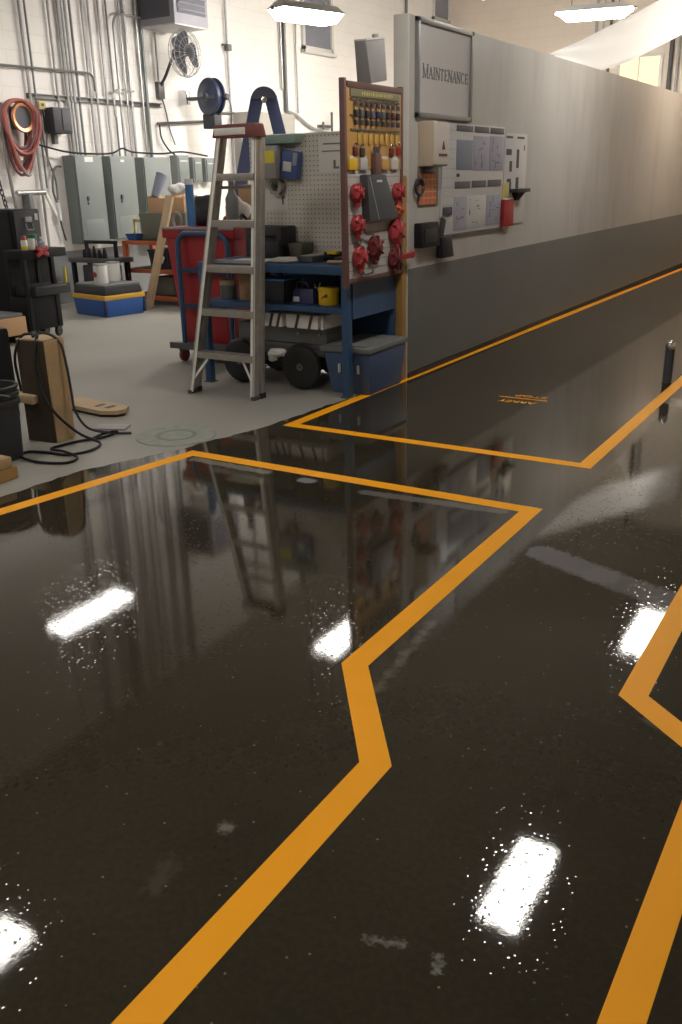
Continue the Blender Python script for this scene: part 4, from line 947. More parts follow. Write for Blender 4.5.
# ------------------------------------------------------------------ orange rack and its load, leaning lumber
t = thing('storage_rack', 'low orange steel rack against the wall below the panels', 'rack', (-7.95, 9.15, 0))
for x in (-8.68, -7.30):
    for y in (8.92, 9.42):
        MB().box((x - 0.03, y - 0.03, 0.0), (x + 0.03, y + 0.03, 0.79), 0.005).build('leg', M['orange'], t)
for z in (0.78, 0.43, 0.10):
    for y in (8.91, 9.43): MB().box((-8.68, y - 0.02, z - 0.035), (-7.30, y + 0.02, z + 0.015), 0.004).build('beam', M['orange'], t)
    MB().box((-8.66, 8.92, z + 0.005), (-7.32, 9.42, z + 0.018)).build('shelf_board', M['darkwood'], t)
single('lumber_plank', MB().bar((-8.07, 8.60, 0.02), (-7.80, 8.86, 1.33), 0.10, 0.045, up=(0, 1, 0), bev=0.004), M['lumber'], 'pale lumber plank leaning against the front of the orange rack', 'plank')
single('storage_tub', MB().frustum((-8.42, 9.0, -7.72, 9.36), (-8.46, 8.97, -7.68, 9.38), 0.80, 1.13, 0.02), M['olive'], 'olive grey plastic tub on top of the orange rack', 'tub')
for lab, x0, x1, y0, z1 in (('brown cardboard box with open top on the olive tub', -8.33, -8.02, 9.03, 1.33), ('brown cardboard box on the olive tub nearest the red bin', -7.98, -7.74, 9.03, 1.335)):
    t = thing('cardboard_box', lab, 'box', ((x0 + x1) / 2, 9.15, 1.131), 'boxes on the olive tub')
    MB().box((x0, y0, 1.131), (x1, 9.30, z1 - 0.03), 0.004).build('box', M['cardboard'], t)
    for k, (xa, xb) in enumerate(((x0, x0 + 0.01), (x1 - 0.01, x1))): MB().box((xa, y0, z1 - 0.03), (xb, 9.30, z1), 0.002).build('flap', M['cardboard'], t)
single('film_bag', MB().blob((-7.88, 9.12, 1.40), (0.13, 0.10, 0.075), 31, 0.3, flat=1.337), M['plastfilm'], 'crumpled clear plastic film heaped on the cardboard box', 'bag')
single('paper_roll', MB().tube([(-8.28, 9.12, 1.32), (-8.24, 9.24, 1.58)], 0.05, 12, r1=0.075), M['sheetblue'], 'pale blue sheet rolled in the open cardboard box', 'paper roll')
t = thing('parts_crate', 'small blue crate at the end of the orange rack top', 'crate', (-8.50, 9.1, 0.80))
MB().frustum((-8.65, 8.95, -8.50, 9.05), (-8.67, 8.93, -8.48, 9.06), 0.80, 0.865, 0.008).build('body', M['brightblue'], t)
MB().box((-8.672, 8.926, 0.86), (-8.478, 9.064, 0.875), 0.004).build('rim', M['navy'], t)
t = thing('caution_frame', 'faded yellow frame standing behind the small blue crate', 'frame', (-8.45, 9.3, 0.80))
for a, b in (((-8.67, 0.80), (-8.64, 1.05)), ((-8.52, 0.80), (-8.49, 1.05)), ((-8.67, 1.01), (-8.49, 1.05))):
    MB().box((a[0], 9.09, a[1]), (b[0], 9.12, b[1]), 0.005).build('bar', M['oldyellow'], t)
for lab, x0, x1, z0, z1, mm in (('dark bin on the middle shelf of the orange rack by the plank', -8.35, -8.02, 0.45, 0.68, 'charcoal'), ('dark bin on the middle shelf nearest the red bin', -7.75, -7.40, 0.45, 0.70, 'black'), ('dark motor case on the bottom shelf under the plank', -8.30, -7.95, 0.12, 0.34, 'olive'), ('black case on the bottom shelf nearest the red bin', -7.80, -7.38, 0.12, 0.36, 'black')):
    t = thing('shelf_bin', lab, 'bin', ((x0 + x1) / 2, 9.15, z0), 'bins on the orange rack')
    MB().frustum((x0 + 0.02, 8.99, x1 - 0.02, 9.34), (x0, 8.97, x1, 9.36), z0, z1, 0.012).build('body', M[mm], t)
    MB().box((x0 - 0.006, 8.962, z1 - 0.02), (x1 + 0.006, 9.366, z1 + 0.004), 0.004).build('rim', M[mm], t)
t = thing('white_tag', 'small white tag dangling on the orange rack middle bin', 'tag', (-8.1, 8.95, 0.55))
MB().box((-8.16, 8.945, 0.53), (-8.07, 8.955, 0.62), 0.003, T=rot('Y', 0.5, (-8.11, 8.95, 0.57))).build('card', M['white'], t)
MB().tube([(-8.11, 8.95, 0.60), (-8.10, 8.96, 0.68)], 0.004, 5).build('string', M['white'], t)

# ------------------------------------------------------------------ blue chest, cans, black stand
t = thing('tool_chest', 'blue chest with yellow rim and a black case lid', 'chest', (-8.35, 7.95, 0))
T = rot('Z', -0.18, (-7.96, 7.76, 0))
MB().frustum((-8.60, 7.77, -7.97, 8.30), (-8.62, 7.75, -7.95, 8.32), 0.0, 0.20, 0.015).build('tub', M['brightblue'], t, T=T)
MB().box((-8.625, 7.745, 0.195), (-7.945, 8.325, 0.25), 0.010).build('yellow_rim', M['rimyellow'], t, T=T)
MB().frustum((-8.61, 7.76, -7.96, 8.31), (-8.61, 7.78, -7.97, 8.28), 0.251, 0.345, 0.012).build('case', M['charcoal'], t, T=T)
MB().box((-8.58, 7.78, 0.343), (-7.98, 8.29, 0.37), 0.010).build('case_lid', M['totelid'], t, T=T)
for y in (7.743, 8.297): MB().box((-7.985, y, 0.02), (-7.943, y + 0.03, 0.19), 0.006).build('corner_post', M['navy'], t, T=T)
for lab, x, y in (('white paint can nearer the plank on the blue chest', -8.22, 8.20), ('white paint can with a red mark on the blue chest', -8.16, 7.93)):
    t = thing('paint_can', lab, 'can', (x, y, 0.372), 'paint cans on the blue chest')
    MB().lathe([(0.0, 0.0), (0.080, 0.0), (0.082, 0.006), (0.082, 0.215), (0.080, 0.222), (0.0, 0.218)], (x, y, 0.372), seg=26).build('body', M['white'], t)
    MB().lathe([(0.084, 0.212), (0.084, 0.226), (0.076, 0.228), (0.0, 0.222)], (x, y, 0.372), seg=26).build('lid', M['steel'], t)
    MB().tube(arc((x, y, 0.372 + 0.20), 0.086, PI * 1.15, PI * 1.95, 12, (1, 0, 0), (0, 1, -0.35)), 0.003, 5).build('handle', M['steel'], t)
    if 'red' in lab:
        MB().lathe([(0.0, 0.0), (0.032, 0.0), (0.032, 0.003), (0.0, 0.004)], (x - 0.012, y - 0.0805, 0.48), (0.0, -1, 0), 14).build('mark', M['brightred'], t)
t = thing('steel_stand', 'black steel tool stand with a rail frame behind the chest', 'stand', (-8.9, 8.6, 0))
for x in (-9.25, -8.58):
    for y in (8.54, 8.82): MB().box((x - 0.025, y - 0.025, 0.0), (x + 0.025, y + 0.025, 0.56), 0.004).build('leg', M['black'], t)
MB().box((-9.29, 8.49, 0.54), (-8.50, 8.86, 0.60), 0.006).build('top', M['darksteel'], t)
MB().box((-9.25, 8.53, 0.25), (-8.58, 8.85, 0.28), 0.004).build('shelf', M['black'], t)
for x in (-9.13, -8.62): MB().box((x - 0.018, 8.66, 0.60), (x + 0.018, 8.70, 0.79), 0.004).build('upright', M['black'], t)
MB().box((-9.15, 8.655, 0.765), (-8.60, 8.705, 0.805), 0.004).build('cross_rail', M['black'], t)
for k, x in enumerate((-9.05, -8.97, -8.88, -8.79, -8.70)):
    single('tool_holder', MB().lathe([(0.0, 0), (0.03, 0), (0.03, 0.05), (0.02, 0.09), (0.014, 0.10 + 0.02 * (k % 3)), (0.0, 0.105 + 0.02 * (k % 3))], (x, 8.56, 0.601), seg=14), M['black'], 'black tool holder on the steel stand, %s from the tool cart side' % ORD[k], 'tool holder', 'tool holders on the steel stand')
single('machine_part', MB().box((-9.15, 8.58, 0.281), (-8.68, 8.82, 0.50), 0.02).tube([(-8.9, 8.59, 0.40), (-8.9, 8.52, 0.40)], 0.07, 14), M['darksteel'], 'dark machine part on the lower shelf of the steel stand', 'machine part')

# ------------------------------------------------------------------ black cabinet, roll cart, plywood box
t = thing('tool_cabinet', 'tall black cabinet with a pale latch behind the roll cart', 'cabinet', (-8.2, 6.64, 0))
MB().box((-8.65, 6.47, 0.04), (-7.825, 6.82, 1.26), 0.008).build('body', M['black'], t)
MB().box((-8.63, 6.458, 0.10), (-7.86, 6.475, 1.24), 0.004).build('end_panel', M['black'], t)
d = MB().box((-7.828, 6.485, 0.10), (-7.805, 6.81, 1.245), 0.004).build('door', M['charcoal'], t)
MB().box((-7.806, 6.61, 1.135), (-7.79, 6.70, 1.185), 0.008).build('latch', M['aluframe'], d)
MB().tube([(-7.80, 6.615, 1.12), (-7.782, 6.615, 1.06), (-7.782, 6.70, 1.06), (-7.80, 6.70, 1.12)], 0.007, 6).build('handle', M['aluframe'], d)
MB().box((-7.806, 6.745, 1.15), (-7.801, 6.785, 1.215)).build('sticker', M['slatwhite'], d)
for x in (-8.58, -7.9):
    for y in (6.52, 6.77): MB().box((x - 0.04, y - 0.04, 0.0), (x + 0.04, y + 0.04, 0.045), 0.004).build('foot', M['black'], t)
t = thing('roll_cart', 'black roll cart with open shelf and drawer on casters', 'cart', (-7.57, 6.48, 0))
MB().box((-7.72, 6.22, 0.80), (-7.45, 6.79, 0.885), 0.008).build('top_tray', M['black'], t)
MB().box((-7.71, 6.21, 0.10), (-7.46, 6.645, 0.43), 0.006).build('lower_body', M['black'], t)
for x in (-7.70, -7.475):
    for y in (6.25, 6.60): MB().box((x - 0.022, y - 0.022, 0.11), (x + 0.022, y + 0.022, 0.81), 0.005).build('post', M['black'], t)
dr = MB().box((-7.71, 6.30, 0.435), (-7.41, 6.76, 0.535), 0.008).build('drawer', M['charcoal'], t)
MB().box((-7.415, 6.36, 0.51), (-7.400, 6.70, 0.525), 0.003).build('handle', M['darksteel'], dr)
MB().box((-7.72, 6.24, 0.53), (-7.69, 6.75, 0.81)).build('back_panel', M['black'], t)
for x in (-7.68, -7.49):
    for y in (6.25, 6.60):
        w = MB().box((x - 0.025, y - 0.03, 0.07), (x + 0.025, y + 0.03, 0.115), 0.004).build('caster', M['darksteel'], t)
        MB().lathe([(0.0, -0.018), (0.048, -0.018), (0.054, -0.01), (0.054, 0.01), (0.048, 0.018), (0.0, 0.018)], (x, y, 0.054), (1, 0.3, 0), 16).build('wheel', M['blackrubber'], w)
Z = 0.886
t = thing('spray_can', 'pink capped spray can standing on the roll cart', 'can', (-7.50, 6.31, Z))
MB().lathe([(0.0, 0), (0.03, 0), (0.032, 0.005), (0.032, 0.085), (0.022, 0.10), (0.0, 0.101)], (-7.50, 6.31, Z), seg=16).build('body', M['labelyellow'], t)
MB().lathe([(0.030, 0.035), (0.0325, 0.036), (0.0325, 0.085), (0.030, 0.09)], (-7.50, 6.31, Z), seg=16).build('band', M['white'], t)
MB().lathe([(0.024, 0.098), (0.024, 0.13), (0.02, 0.135), (0.0, 0.136)], (-7.50, 6.31, Z), seg=16).build('cap', M['brightred'], t)
t = thing('green_jar', 'jar with a green lid at the back of the roll cart', 'jar', (-7.60, 6.50, Z))
MB().lathe([(0.0, 0), (0.045, 0), (0.045, 0.09), (0.0, 0.091)], (-7.60, 6.50, Z), seg=18).build('body', M['greybox'], t)
MB().lathe([(0.05, 0.085), (0.05, 0.14), (0.0, 0.142)], (-7.60, 6.50, Z), seg=18).build('lid', M['green'], t)
single('paper_cup', MB().lathe([(0.0, 0), (0.028, 0), (0.037, 0.105), (0.034, 0.105), (0.026, 0.006), (0.0, 0.006)], (-7.50, 6.40, Z), seg=18), M['white'], 'white paper cup between the spray can and the green jar', 'cup')
t = thing('grease_bottle', 'small grey bottle on the roll cart beside the green jar', 'bottle', (-7.50, 6.53, Z))
MB().lathe([(0.0, 0), (0.03, 0), (0.03, 0.06), (0.012, 0.08), (0.012, 0.10), (0.0, 0.101)], (-7.50, 6.53, Z), seg=14).build('body', M['lavender'], t)
MB().lathe([(0.016, 0.095), (0.016, 0.115), (0.0, 0.117)], (-7.50, 6.53, Z), seg=12).build('cap', M['white'], t)
t = thing('hand_clamp', 'red four-armed handwheel hung on the side of the roll cart', 'handwheel', (-7.43, 6.45, 0.80))
g = MB()
for k in range(4):
    a = PI / 4 + k * PI / 2; g.bar((-7.43, 6.46, 0.865), (-7.43, 6.46 + 0.10 * math.cos(a), 0.865 + 0.055 * math.sin(a)), 0.04, 0.03, up=(1, 0, 0), bev=0.008)
g.build('arms', M['brightred'], t)
MB().lathe([(0.0, 0.0), (0.034, 0.0), (0.034, 0.03), (0.0, 0.035)], (-7.449, 6.46, 0.865), (1, 0, 0), 14).build('hub', M['red'], t)
single('yellow_marker', MB().tube([(-7.44, 6.73, 0.536), (-7.44, 6.73, 0.70)], 0.014, 10), M['labelyellow'], 'small yellow marker standing on the roll cart drawer', 'marker')
t = thing('plywood_box', 'plywood box with a grey lid on the floor before the cabinet', 'box', (-7.67, 5.98, 0))
MB().box((-7.90, 5.80, 0.09), (-7.44, 6.155, 0.265), 0.006).build('box', M['plywood'], t)
MB().box((-7.91, 5.79, 0.265), (-7.455, 6.135, 0.30), 0.006).build('lid', M['totelid'], t)
for y in (5.83, 6.08): MB().box((-7.88, y, 0.0), (-7.46, y + 0.04, 0.091), 0.004).build('skid', M['darkwood'], t)

# ------------------------------------------------------------------ near corner: timber, cord, dolly board, pail, wood blocks
T = rot('Z', 0.12, (-4.40, 3.75, 0))
t = thing('timber_block', 'thick upright timber block, dark with a pale side and top', 'timber', (-4.40, 3.75, 0))
MB().frustum((-4.52, 3.63, -4.30, 3.80), (-4.53, 3.645, -4.31, 3.81), 0.0, 0.625, 0.012).build('block', M['darkwood'], t, T=T)  # dark block; paler sheets lie on its top and one side
MB().box((-4.527, 3.648, 0.622), (-4.312, 3.807, 0.632), 0.004).build('pale_top', M['lumber'], t, T=T)
MB().box((-4.306, 3.640, 0.003), (-4.292, 3.802, 0.622), 0.003).build('pale_side', M['wood'], t, T=T)
single('cord', MB().tube(smooth_path([(-4.56, 3.66, 0.30), (-4.50, 3.60, 0.52), (-4.48, 3.66, 0.645), (-4.40, 3.70, 0.645), (-4.36, 3.66, 0.63), (-4.34, 3.61, 0.50), (-4.30, 3.60, 0.35), (-4.22, 3.60, 0.22), (-4.12, 3.68, 0.08), (-4.02, 3.75, 0.012), (-3.96, 3.60, 0.010), (-4.02, 3.48, 0.010), (-4.16, 3.46, 0.010), (-4.27, 3.42, 0.010), (-4.24, 3.33, 0.010), (-4.06, 3.30, 0.010), (-3.90, 3.36, 0.010), (-3.92, 3.47, 0.010), (-4.06, 3.50, 0.020), (-4.20, 3.53, 0.011), (-4.17, 3.72, 0.012), (-4.10, 3.86, 0.012), (-4.07, 3.95, 0.030), (-4.16, 3.93, 0.012), (-4.14, 3.80, 0.012)], 7), 0.0085, 6), M['black'], 'black power cord looped over the timber block and across the floor', 'cord')
single('cord', MB().tube(smooth_path([(-4.42, 3.68, 0.64), (-4.36, 3.73, 0.66), (-4.285, 3.77, 0.60), (-4.262, 3.78, 0.45), (-4.25, 3.78, 0.30), (-4.235, 3.78, 0.18), (-4.20, 3.84, 0.06), (-4.11, 3.97, 0.012), (-4.02, 4.02, 0.010)], 7), 0.0085, 6), M['blackplastic'], 'second black cord running down the pale side of the timber block', 'cord')
single('wood_offcut', MB().bar((-4.56, 3.575, 0.285), (-4.37, 3.60, 0.275), 0.05, 0.05, bev=0.004), M['lumber'], 'pale wood offcut tied across the face of the timber block', 'wood')
t = thing('board', 'flat pale board with dark slots lying on the floor behind the timber', 'board', (-4.65, 4.38, 0))
m = MB(); m.prism([(-4.98, 4.30), (-4.52, 4.25), (-4.42, 4.30), (-4.40, 4.37), (-4.45, 4.45), (-4.98, 4.50)], 0.018, 0.045); m.build('plank', M['lumber'], t)
m = MB(); m.prism([(-4.97, 4.31), (-4.53, 4.26), (-4.43, 4.31), (-4.41, 4.37), (-4.46, 4.44), (-4.97, 4.49)], 0.0, 0.018); m.build('base', M['black'], t)
for x in (-4.66, -4.56): MB().box((x, 4.33, 0.044), (x + 0.035, 4.41, 0.047)).build('slot', M['ink'], t)
single('white_scrap', MB().box((-4.36, 4.02, 0.0), (-4.14, 4.14, 0.012), 0.004, T=rot('Z', 0.4, (-4.25, 4.08, 0))), M['greybox'], 'small pale scrap lying beside the timber block and cord', 'scrap')
t = thing('ribbed_bucket', 'dark ribbed bucket half hidden behind the near wood blocks', 'bucket', (-4.34, 3.28, 0))
MB().lathe([(0.0, 0), (0.12, 0), (0.125, 0.01), (0.138, 0.30), (0.138, 0.32), (0.150, 0.32), (0.150, 0.345), (0.140, 0.35), (0.140, 0.365), (0.150, 0.37), (0.150, 0.39), (0.141, 0.395), (0.141, 0.41), (0.150, 0.415), (0.150, 0.43), (0.135, 0.43), (0.12, 0.03), (0.0, 0.03)], (-4.345, 3.28, 0), seg=28).build('body', M['charcoal'], t)
MB().tube(arc((-4.345, 3.28, 0.38), 0.155, PI, 2 * PI, 14, (1, 0, 0), (0, 0.9, -0.35)), 0.004, 6).build('handle', M['steel'], t)
single('upright_case', MB().box((-5.34, 3.86, 0.0), (-4.99, 3.98, 0.62), 0.03).box((-5.31, 3.85, 0.06), (-5.02, 3.87, 0.56), 0.01), M['black'], 'black upright case at the edge behind the ribbed bucket', 'case')
t = thing('wood_block', 'amber wooden block on the floor beside the bucket', 'wood', (-4.12, 2.86, 0))
MB().box((-4.36, 2.80, 0.0), (-3.945, 3.07, 0.066), 0.008).build('lower_board', M['oakpost'], t)
MB().box((-4.37, 2.76, 0.067), (-3.955, 3.05, 0.125), 0.010).build('upper_board', M['wood'], t)

# ------------------------------------------------------------------ block wall equipment: panels, switches, conduits
def panel(label, y0, y1, z0, z1, latch=True, mark=None):
    t = thing('electrical_panel', label, 'electrical panel', (WX, (y0 + y1) / 2, z0), 'tall grey electrical panels')
    MB().box((WX + 0.002, y0, z0), (-9.30, y1, z1), 0.006).build('cabinet', M['panelgrey'], t)
    d = MB().box((-9.302, y0 + 0.012, z0 + 0.012), (-9.280, y1 - 0.012, z1 - 0.012), 0.004).build('door', M['panelgrey'], t)
    MB().box((-9.281, y0 + 0.08, z0 + 0.06), (-9.277, y1 - 0.08, z0 + 0.30), 0.002).build('lower_cover', M['panelgrey'], d)
    if latch:
        yy = y0 + (y1 - y0) * 0.33; zz = z0 + (z1 - z0) * 0.50
        MB().box((-9.282, yy - 0.016, zz - 0.01), (-9.258, yy + 0.016, zz + 0.045), 0.004).build('latch', M['ink'], d)
        MB().lathe([(0.0, 0.02), (0.018, 0.018), (0.02, 0.0)], (-9.281, yy + 0.004, zz - 0.04), (1, 0, 0), 12).build('lock', M['totelid'], d)
    if mark: MB().box((-9.281, mark[0], mark[1]), (-9.278, mark[2], mark[3])).build('sticker', M['white'], d)
    return t
panel('tall grey electrical panel nearest the hose coil, with a white sticker', 8.78, 9.27, 0.745, 1.835, True, (8.95, 1.755, 9.10, 1.815))
panel('tall grey electrical panel in the middle of the three', 9.40, 9.885, 0.765, 1.83, True, (9.60, 1.755, 9.67, 1.785))
panel('tall grey electrical panel behind the cardboard boxes', 10.05, 10.60, 0.70, 1.82, False)
for i, (lab, y0, y1, z0, z1) in enumerate((('small grey disconnect switch beside the third tall panel', 10.85, 11.11, 1.44, 1.855), ('small grey disconnect switch in the middle of its row', 11.20, 11.41, 1.47, 1.83), ('small grey disconnect switch closest to the ladder', 11.49, 11.71, 1.475, 1.82))):
    t = thing('disconnect_switch', lab, 'electrical switch', (WX, (y0 + y1) / 2, z0), 'small grey disconnect switches')
    MB().box((WX, y0, z0), (-9.36, y1, z1), 0.006).build('body', M['panelgrey'], t)
    MB().box((-9.362, y0 + 0.02, z0 + 0.03), (-9.345, y1 - 0.02, z1 - 0.03), 0.004).build('cover', M['panelgrey'], t)
    MB().box((-9.346, y0 + 0.05, z1 - 0.09), (-9.343, y1 - 0.05, z1 - 0.07)).build('label', M['slatwhite'], t)
    MB().box((-9.44, y1 - 0.002, z0 + 0.12), (-9.38, y1 + 0.02, z0 + 0.25), 0.004).build('lever', M['black'], t)

RP = -9.46
def conduit(label, pts, r=0.016, mm='steel', name='conduit', group='conduits on the block wall', cat='pipe'):
    return single(name, MB().tube(pts, r, 8), M[mm], label, cat, group)
ys = [(8.355, 0.0, 0.017), (8.44, 1.45, 0.013), (8.96, 1.836, 0.02), (9.02, 1.836, 0.014), (9.075, 1.836, 0.018), (9.155, 1.836, 0.016), (9.36, 1.832, 0.016), (9.47, 1.832, 0.016), (9.65, 1.832, 0.017), (9.79, 1.832, 0.013), (10.03, 1.822, 0.016), (10.12, 1.822, 0.018), (10.34, 1.822, 0.018), (10.43, 1.822, 0.024)]
for i, (y, z, r) in enumerate(ys):
    top = 6.3
    conduit('vertical grey conduit on the block wall, %s from the hose coil side' % ORD[i], [(RP, y, z), (RP, y, top)], r, 'steel' if i % 4 != 1 else 'panelgrey')
conduit('vertical conduit that ends at the dark box beside the hose coil', [(RP, 8.80, 2.39), (RP, 8.80, 6.3)], 0.016)
def hook(y0, z0, zc, y1, r=0.10):
    p = [(RP + 0.055, y0, z0), (RP + 0.055, y0, zc)] + [(RP + 0.055, y0 + r - r * math.cos(a), zc + r * math.sin(a)) for a in [PI / 2 * k / 6 for k in range(1, 7)]] + [(RP + 0.055, y1, zc + r)]
    return p
conduit('conduit bending over in a hook high above the panels', hook(9.845, 1.83, 3.42, 10.69, 0.16), 0.018)
conduit('small hooked conduit bending over the strut above the panels', hook(9.72, 2.33, 2.56, 10.12, 0.10) , 0.014)
p = [(RP + 0.02, 6.2, 2.80), (RP + 0.02, 9.33, 2.83)] + [(RP + 0.02, 9.33 + 0.10 * math.sin(a), 2.73 + 0.10 * math.cos(a)) for a in [PI / 2 * k / 5 for k in range(1, 6)]] + [(RP + 0.02, 9.43, 2.62)]
conduit('long horizontal conduit crossing the other conduits before bending down', p, 0.014, 'totelid')
single('channel_strut', MB().box((WX, 8.33, 2.485), (WX + 0.02, 10.72, 2.54), 0.003).box((WX, 8.33, 2.485), (WX + 0.05, 10.72, 2.495)).box((WX, 8.33, 2.53), (WX + 0.05, 10.72, 2.54)), M['darksteel'], 'dark steel channel strut running behind the conduits', 'strut')
conduit('thin cable drooping along the tops of the tall panels', smooth_path([(-9.40, 8.35, 1.95), (-9.36, 8.75, 1.875), (-9.33, 9.20, 1.855), (-9.36, 9.55, 1.87), (-9.36, 9.75, 1.93), (-9.36, 9.95, 1.885), (-9.34, 10.5, 1.87), (-9.38, 11.0, 1.90), (-9.40, 11.6, 1.85)]), 0.012, 'black', 'cable', None, 'cable')
conduit('black cable curving down to the first small switch', smooth_path([(-9.42, 10.60, 2.26), (-9.42, 10.62, 2.08), (-9.42, 10.75, 1.93), (-9.42, 10.88, 1.86)]), 0.011, 'black', 'cable', None, 'cable')
conduit('horizontal pipe under the wall fan and the blue reel', [(RP + 0.02, 10.58, 2.27), (RP + 0.02, 11.75, 2.345)], 0.020, 'darksteel')
conduit('thin horizontal rail running behind the blue stepladder', [(RP, 11.75, 2.46), (RP, 12.41, 2.49)], 0.016, 'totelid')
conduit('vertical pipe rising above the blue hose reel', [(RP, 12.33, 0.0), (RP, 12.33, 6.3)], 0.018, 'steel')
t = thing('pipe_valve', 'small dark valve on the pipe above the blue reel', 'valve', (RP, 12.33, 3.40))
MB().box((RP - 0.03, 12.285, 3.36), (RP + 0.055, 12.375, 3.45), 0.01).build('body', M['darksteel'], t)
MB().box((RP - 0.01, 12.20, 3.42), (RP + 0.01, 12.30, 3.45), 0.004).build('handle', M['ink'], t)
conduit('dark vertical pipe hanging beside the glowing light fixture', [(RP, 13.88, 2.56), (RP, 13.88, 6.3)], 0.034, 'darksteel')
conduit('pale pipe right beside the dark one behind the glowing light', [(RP, 13.78, 2.90), (RP, 13.78, 6.3)], 0.020, 'steel')
conduit('thin vertical pipe between the dark pipe and the wall window', [(RP, 14.24, 2.56), (RP, 14.24, 6.3)], 0.016, 'steel')
conduit('grey cable sagging down behind the pegboard top', smooth_path([(RP, 13.90, 2.58), (RP, 14.2, 2.52), (RP, 14.6, 2.36), (RP, 15.1, 2.28), (RP, 15.9, 2.26)]), 0.026, 'steel', 'cable', None, 'cable')
t = thing('bracket_stub', 'slim bracket stub standing above the pegboard rail', 'bracket', (RP, 15.1, 2.3))
MB().tube([(RP + 0.06, 15.25, 2.30), (RP + 0.06, 15.25, 2.62)], 0.022, 8).build('stub', M['darksteel'], t); MB().box((WX, 14.9, 2.36), (RP + 0.05, 15.3, 2.40)).build('mount', M['darksteel'], t); MB().tube([(RP + 0.06, 14.95, 2.32), (RP + 0.06, 14.95, 2.45)], 0.02, 8).build('stub', M['darksteel'], t)
conduit('pale conduit far along the block wall beside the lockout board', [(RP, 18.3, 3.4), (RP, 18.3, 6.3)], 0.03, 'totelid')
# end-wall pipes above the partition
for i, (x, r, mm) in enumerate(((-4.66, 0.045, 'darksteel'), (-4.52, 0.03, 'steel'), (-6.2, 0.03, 'steel'), (-6.05, 0.02, 'steel'), (-5.9, 0.03, 'darksteel'))):
    conduit(['thick dark pipe on the end wall right of the lit window', 'pale pipe beside the thick dark one on the end wall', 'first of three slim pipes behind the crosswise light', 'second of three slim pipes behind the crosswise light', 'third of three slim pipes behind the crosswise light'][i], [(x, 20.44, 0.0), (x, 20.44, 6.3)], r, mm, 'riser_pipe', 'pipes on the end wall')
for i, (x, r) in enumerate(((-2.35, 0.05), (-1.35, 0.04), (-0.55, 0.05))):  # unseen pipes, added to give the wet floor something to mirror
    conduit('pale pipe added unseen on the end wall for floor reflections, %s from the partition' % ORD[i], [(x, 20.44, 0.0), (x, 20.44, 6.3)], r, 'white', 'riser_pipe', 'unseen pipes added for aisle reflections')

# hose coil
t = thing('hose_coil', 'red and grey air hoses coiled on a wall drum', 'hose', (-9.3, 8.03, 1.6))
cY, cZ = 8.03, 2.25
MB().lathe([(0.0, 0.0), (0.13, 0.0), (0.13, 0.17), (0.0, 0.17)], (WX + 0.003, cY + 0.05, cZ), (1, 0, 0), 24).build('drum', M['ink'], t)
MB().lathe([(0.125, 0.155), (0.165, 0.16), (0.175, 0.18), (0.16, 0.20), (0.125, 0.19)], (WX, cY + 0.05, cZ), (1, 0, 0), 28, True).build('drum_ring', M['copper'], t)
rnd = random.Random(5)
hm = ['hosered', 'hosered', 'hosegrey', 'hosepurple', 'hosered', 'hosepurple', 'hosegrey', 'hosered', 'hosepurple', 'hosered']
for k in range(10):
    w_ = 0.15 + 0.011 * k + rnd.uniform(-0.02, 0.02); dz = rnd.uniform(0.36, 0.70); x = -9.43 + 0.018 * k; off = rnd.uniform(-0.03, 0.03)
    pts = []
    for i in range(30):
        a = 2 * PI * i / 30
        zz = cZ + 0.02 + (0.165 * math.sin(a) if math.sin(a) > 0 else dz * math.sin(a))
        pts.append((x + 0.02 * math.sin(a * 2 + k), cY + off + w_ * math.cos(a) * (1.0 if math.sin(a) > -0.5 else 0.93), zz))
    MB().tube(pts, 0.019, 8, closed=True).build('hose', M[hm[k]], t)
MB().tube(smooth_path([(-9.40, 7.85, 2.40), (-9.38, 7.80, 2.2), (-9.38, 7.80, 1.8), (-9.38, 7.84, 1.3), (-9.38, 7.88, 1.0)]), 0.02, 8).build('hose', M['hosegrey'], t)
t = thing('chain', 'dark steel chain hanging on the wall beside the hose coil', 'chain', (-9.42, 7.74, 1.0))
for k in range(12):
    zc = 1.64 - k * 0.058; yc = 7.66 + 0.012 * k
    u = (0, 1, 0) if k % 2 == 0 else (1, 0, 0)
    MB().tube([Vector((-9.43, yc, zc)) + Vector(u) * (0.020 * math.cos(a)) + Vector((0, 0, 0.040 * math.sin(a))) for a in [2 * PI * i / 12 for i in range(12)]], 0.009, 6, True).build('link', M['ink'], t)
t = thing('junction_box', 'pale yellow junction box with a hanging cord beside the coil', 'junction box', (WX, 8.50, 2.36))
MB().box((WX, 8.45, 2.36), (WX + 0.07, 8.56, 2.46), 0.008).build('box', M['oldyellow'], t)
MB().box((WX + 0.068, 8.485, 2.40), (WX + 0.075, 8.525, 2.43)).build('socket', M['ink'], t)
MB().tube(smooth_path([(WX + 0.03, 8.50, 2.37), (WX + 0.03, 8.48, 2.1), (WX + 0.03, 8.52, 1.8), (WX + 0.03, 8.60, 1.55), (WX + 0.03, 8.60, 1.3)]), 0.012, 6).build('cord', M['totelid'], t)
MB().tube(smooth_path([(WX + 0.04, 8.53, 2.37), (WX + 0.04, 8.56, 2.2), (WX + 0.04, 8.52, 1.95), (WX + 0.04, 8.50, 1.7)]), 0.012, 6).build('cord', M['hosegrey'], t)
t = thing('speaker_box', 'dark boxy unit with an inset screen on the block wall', 'wall box', (WX, 8.72, 2.09))
MB().box((WX, 8.54, 2.09), (WX + 0.20, 8.83, 2.385), 0.015).build('body', M['charcoal'], t)
MB().box((WX + 0.195, 8.675, 2.12), (WX + 0.21, 8.815, 2.365), 0.006).build('grille', M['ink'], t)
MB().box((WX, 8.64, 1.97), (WX + 0.06, 8.70, 2.10), 0.005).build('bracket', M['totelid'], t)
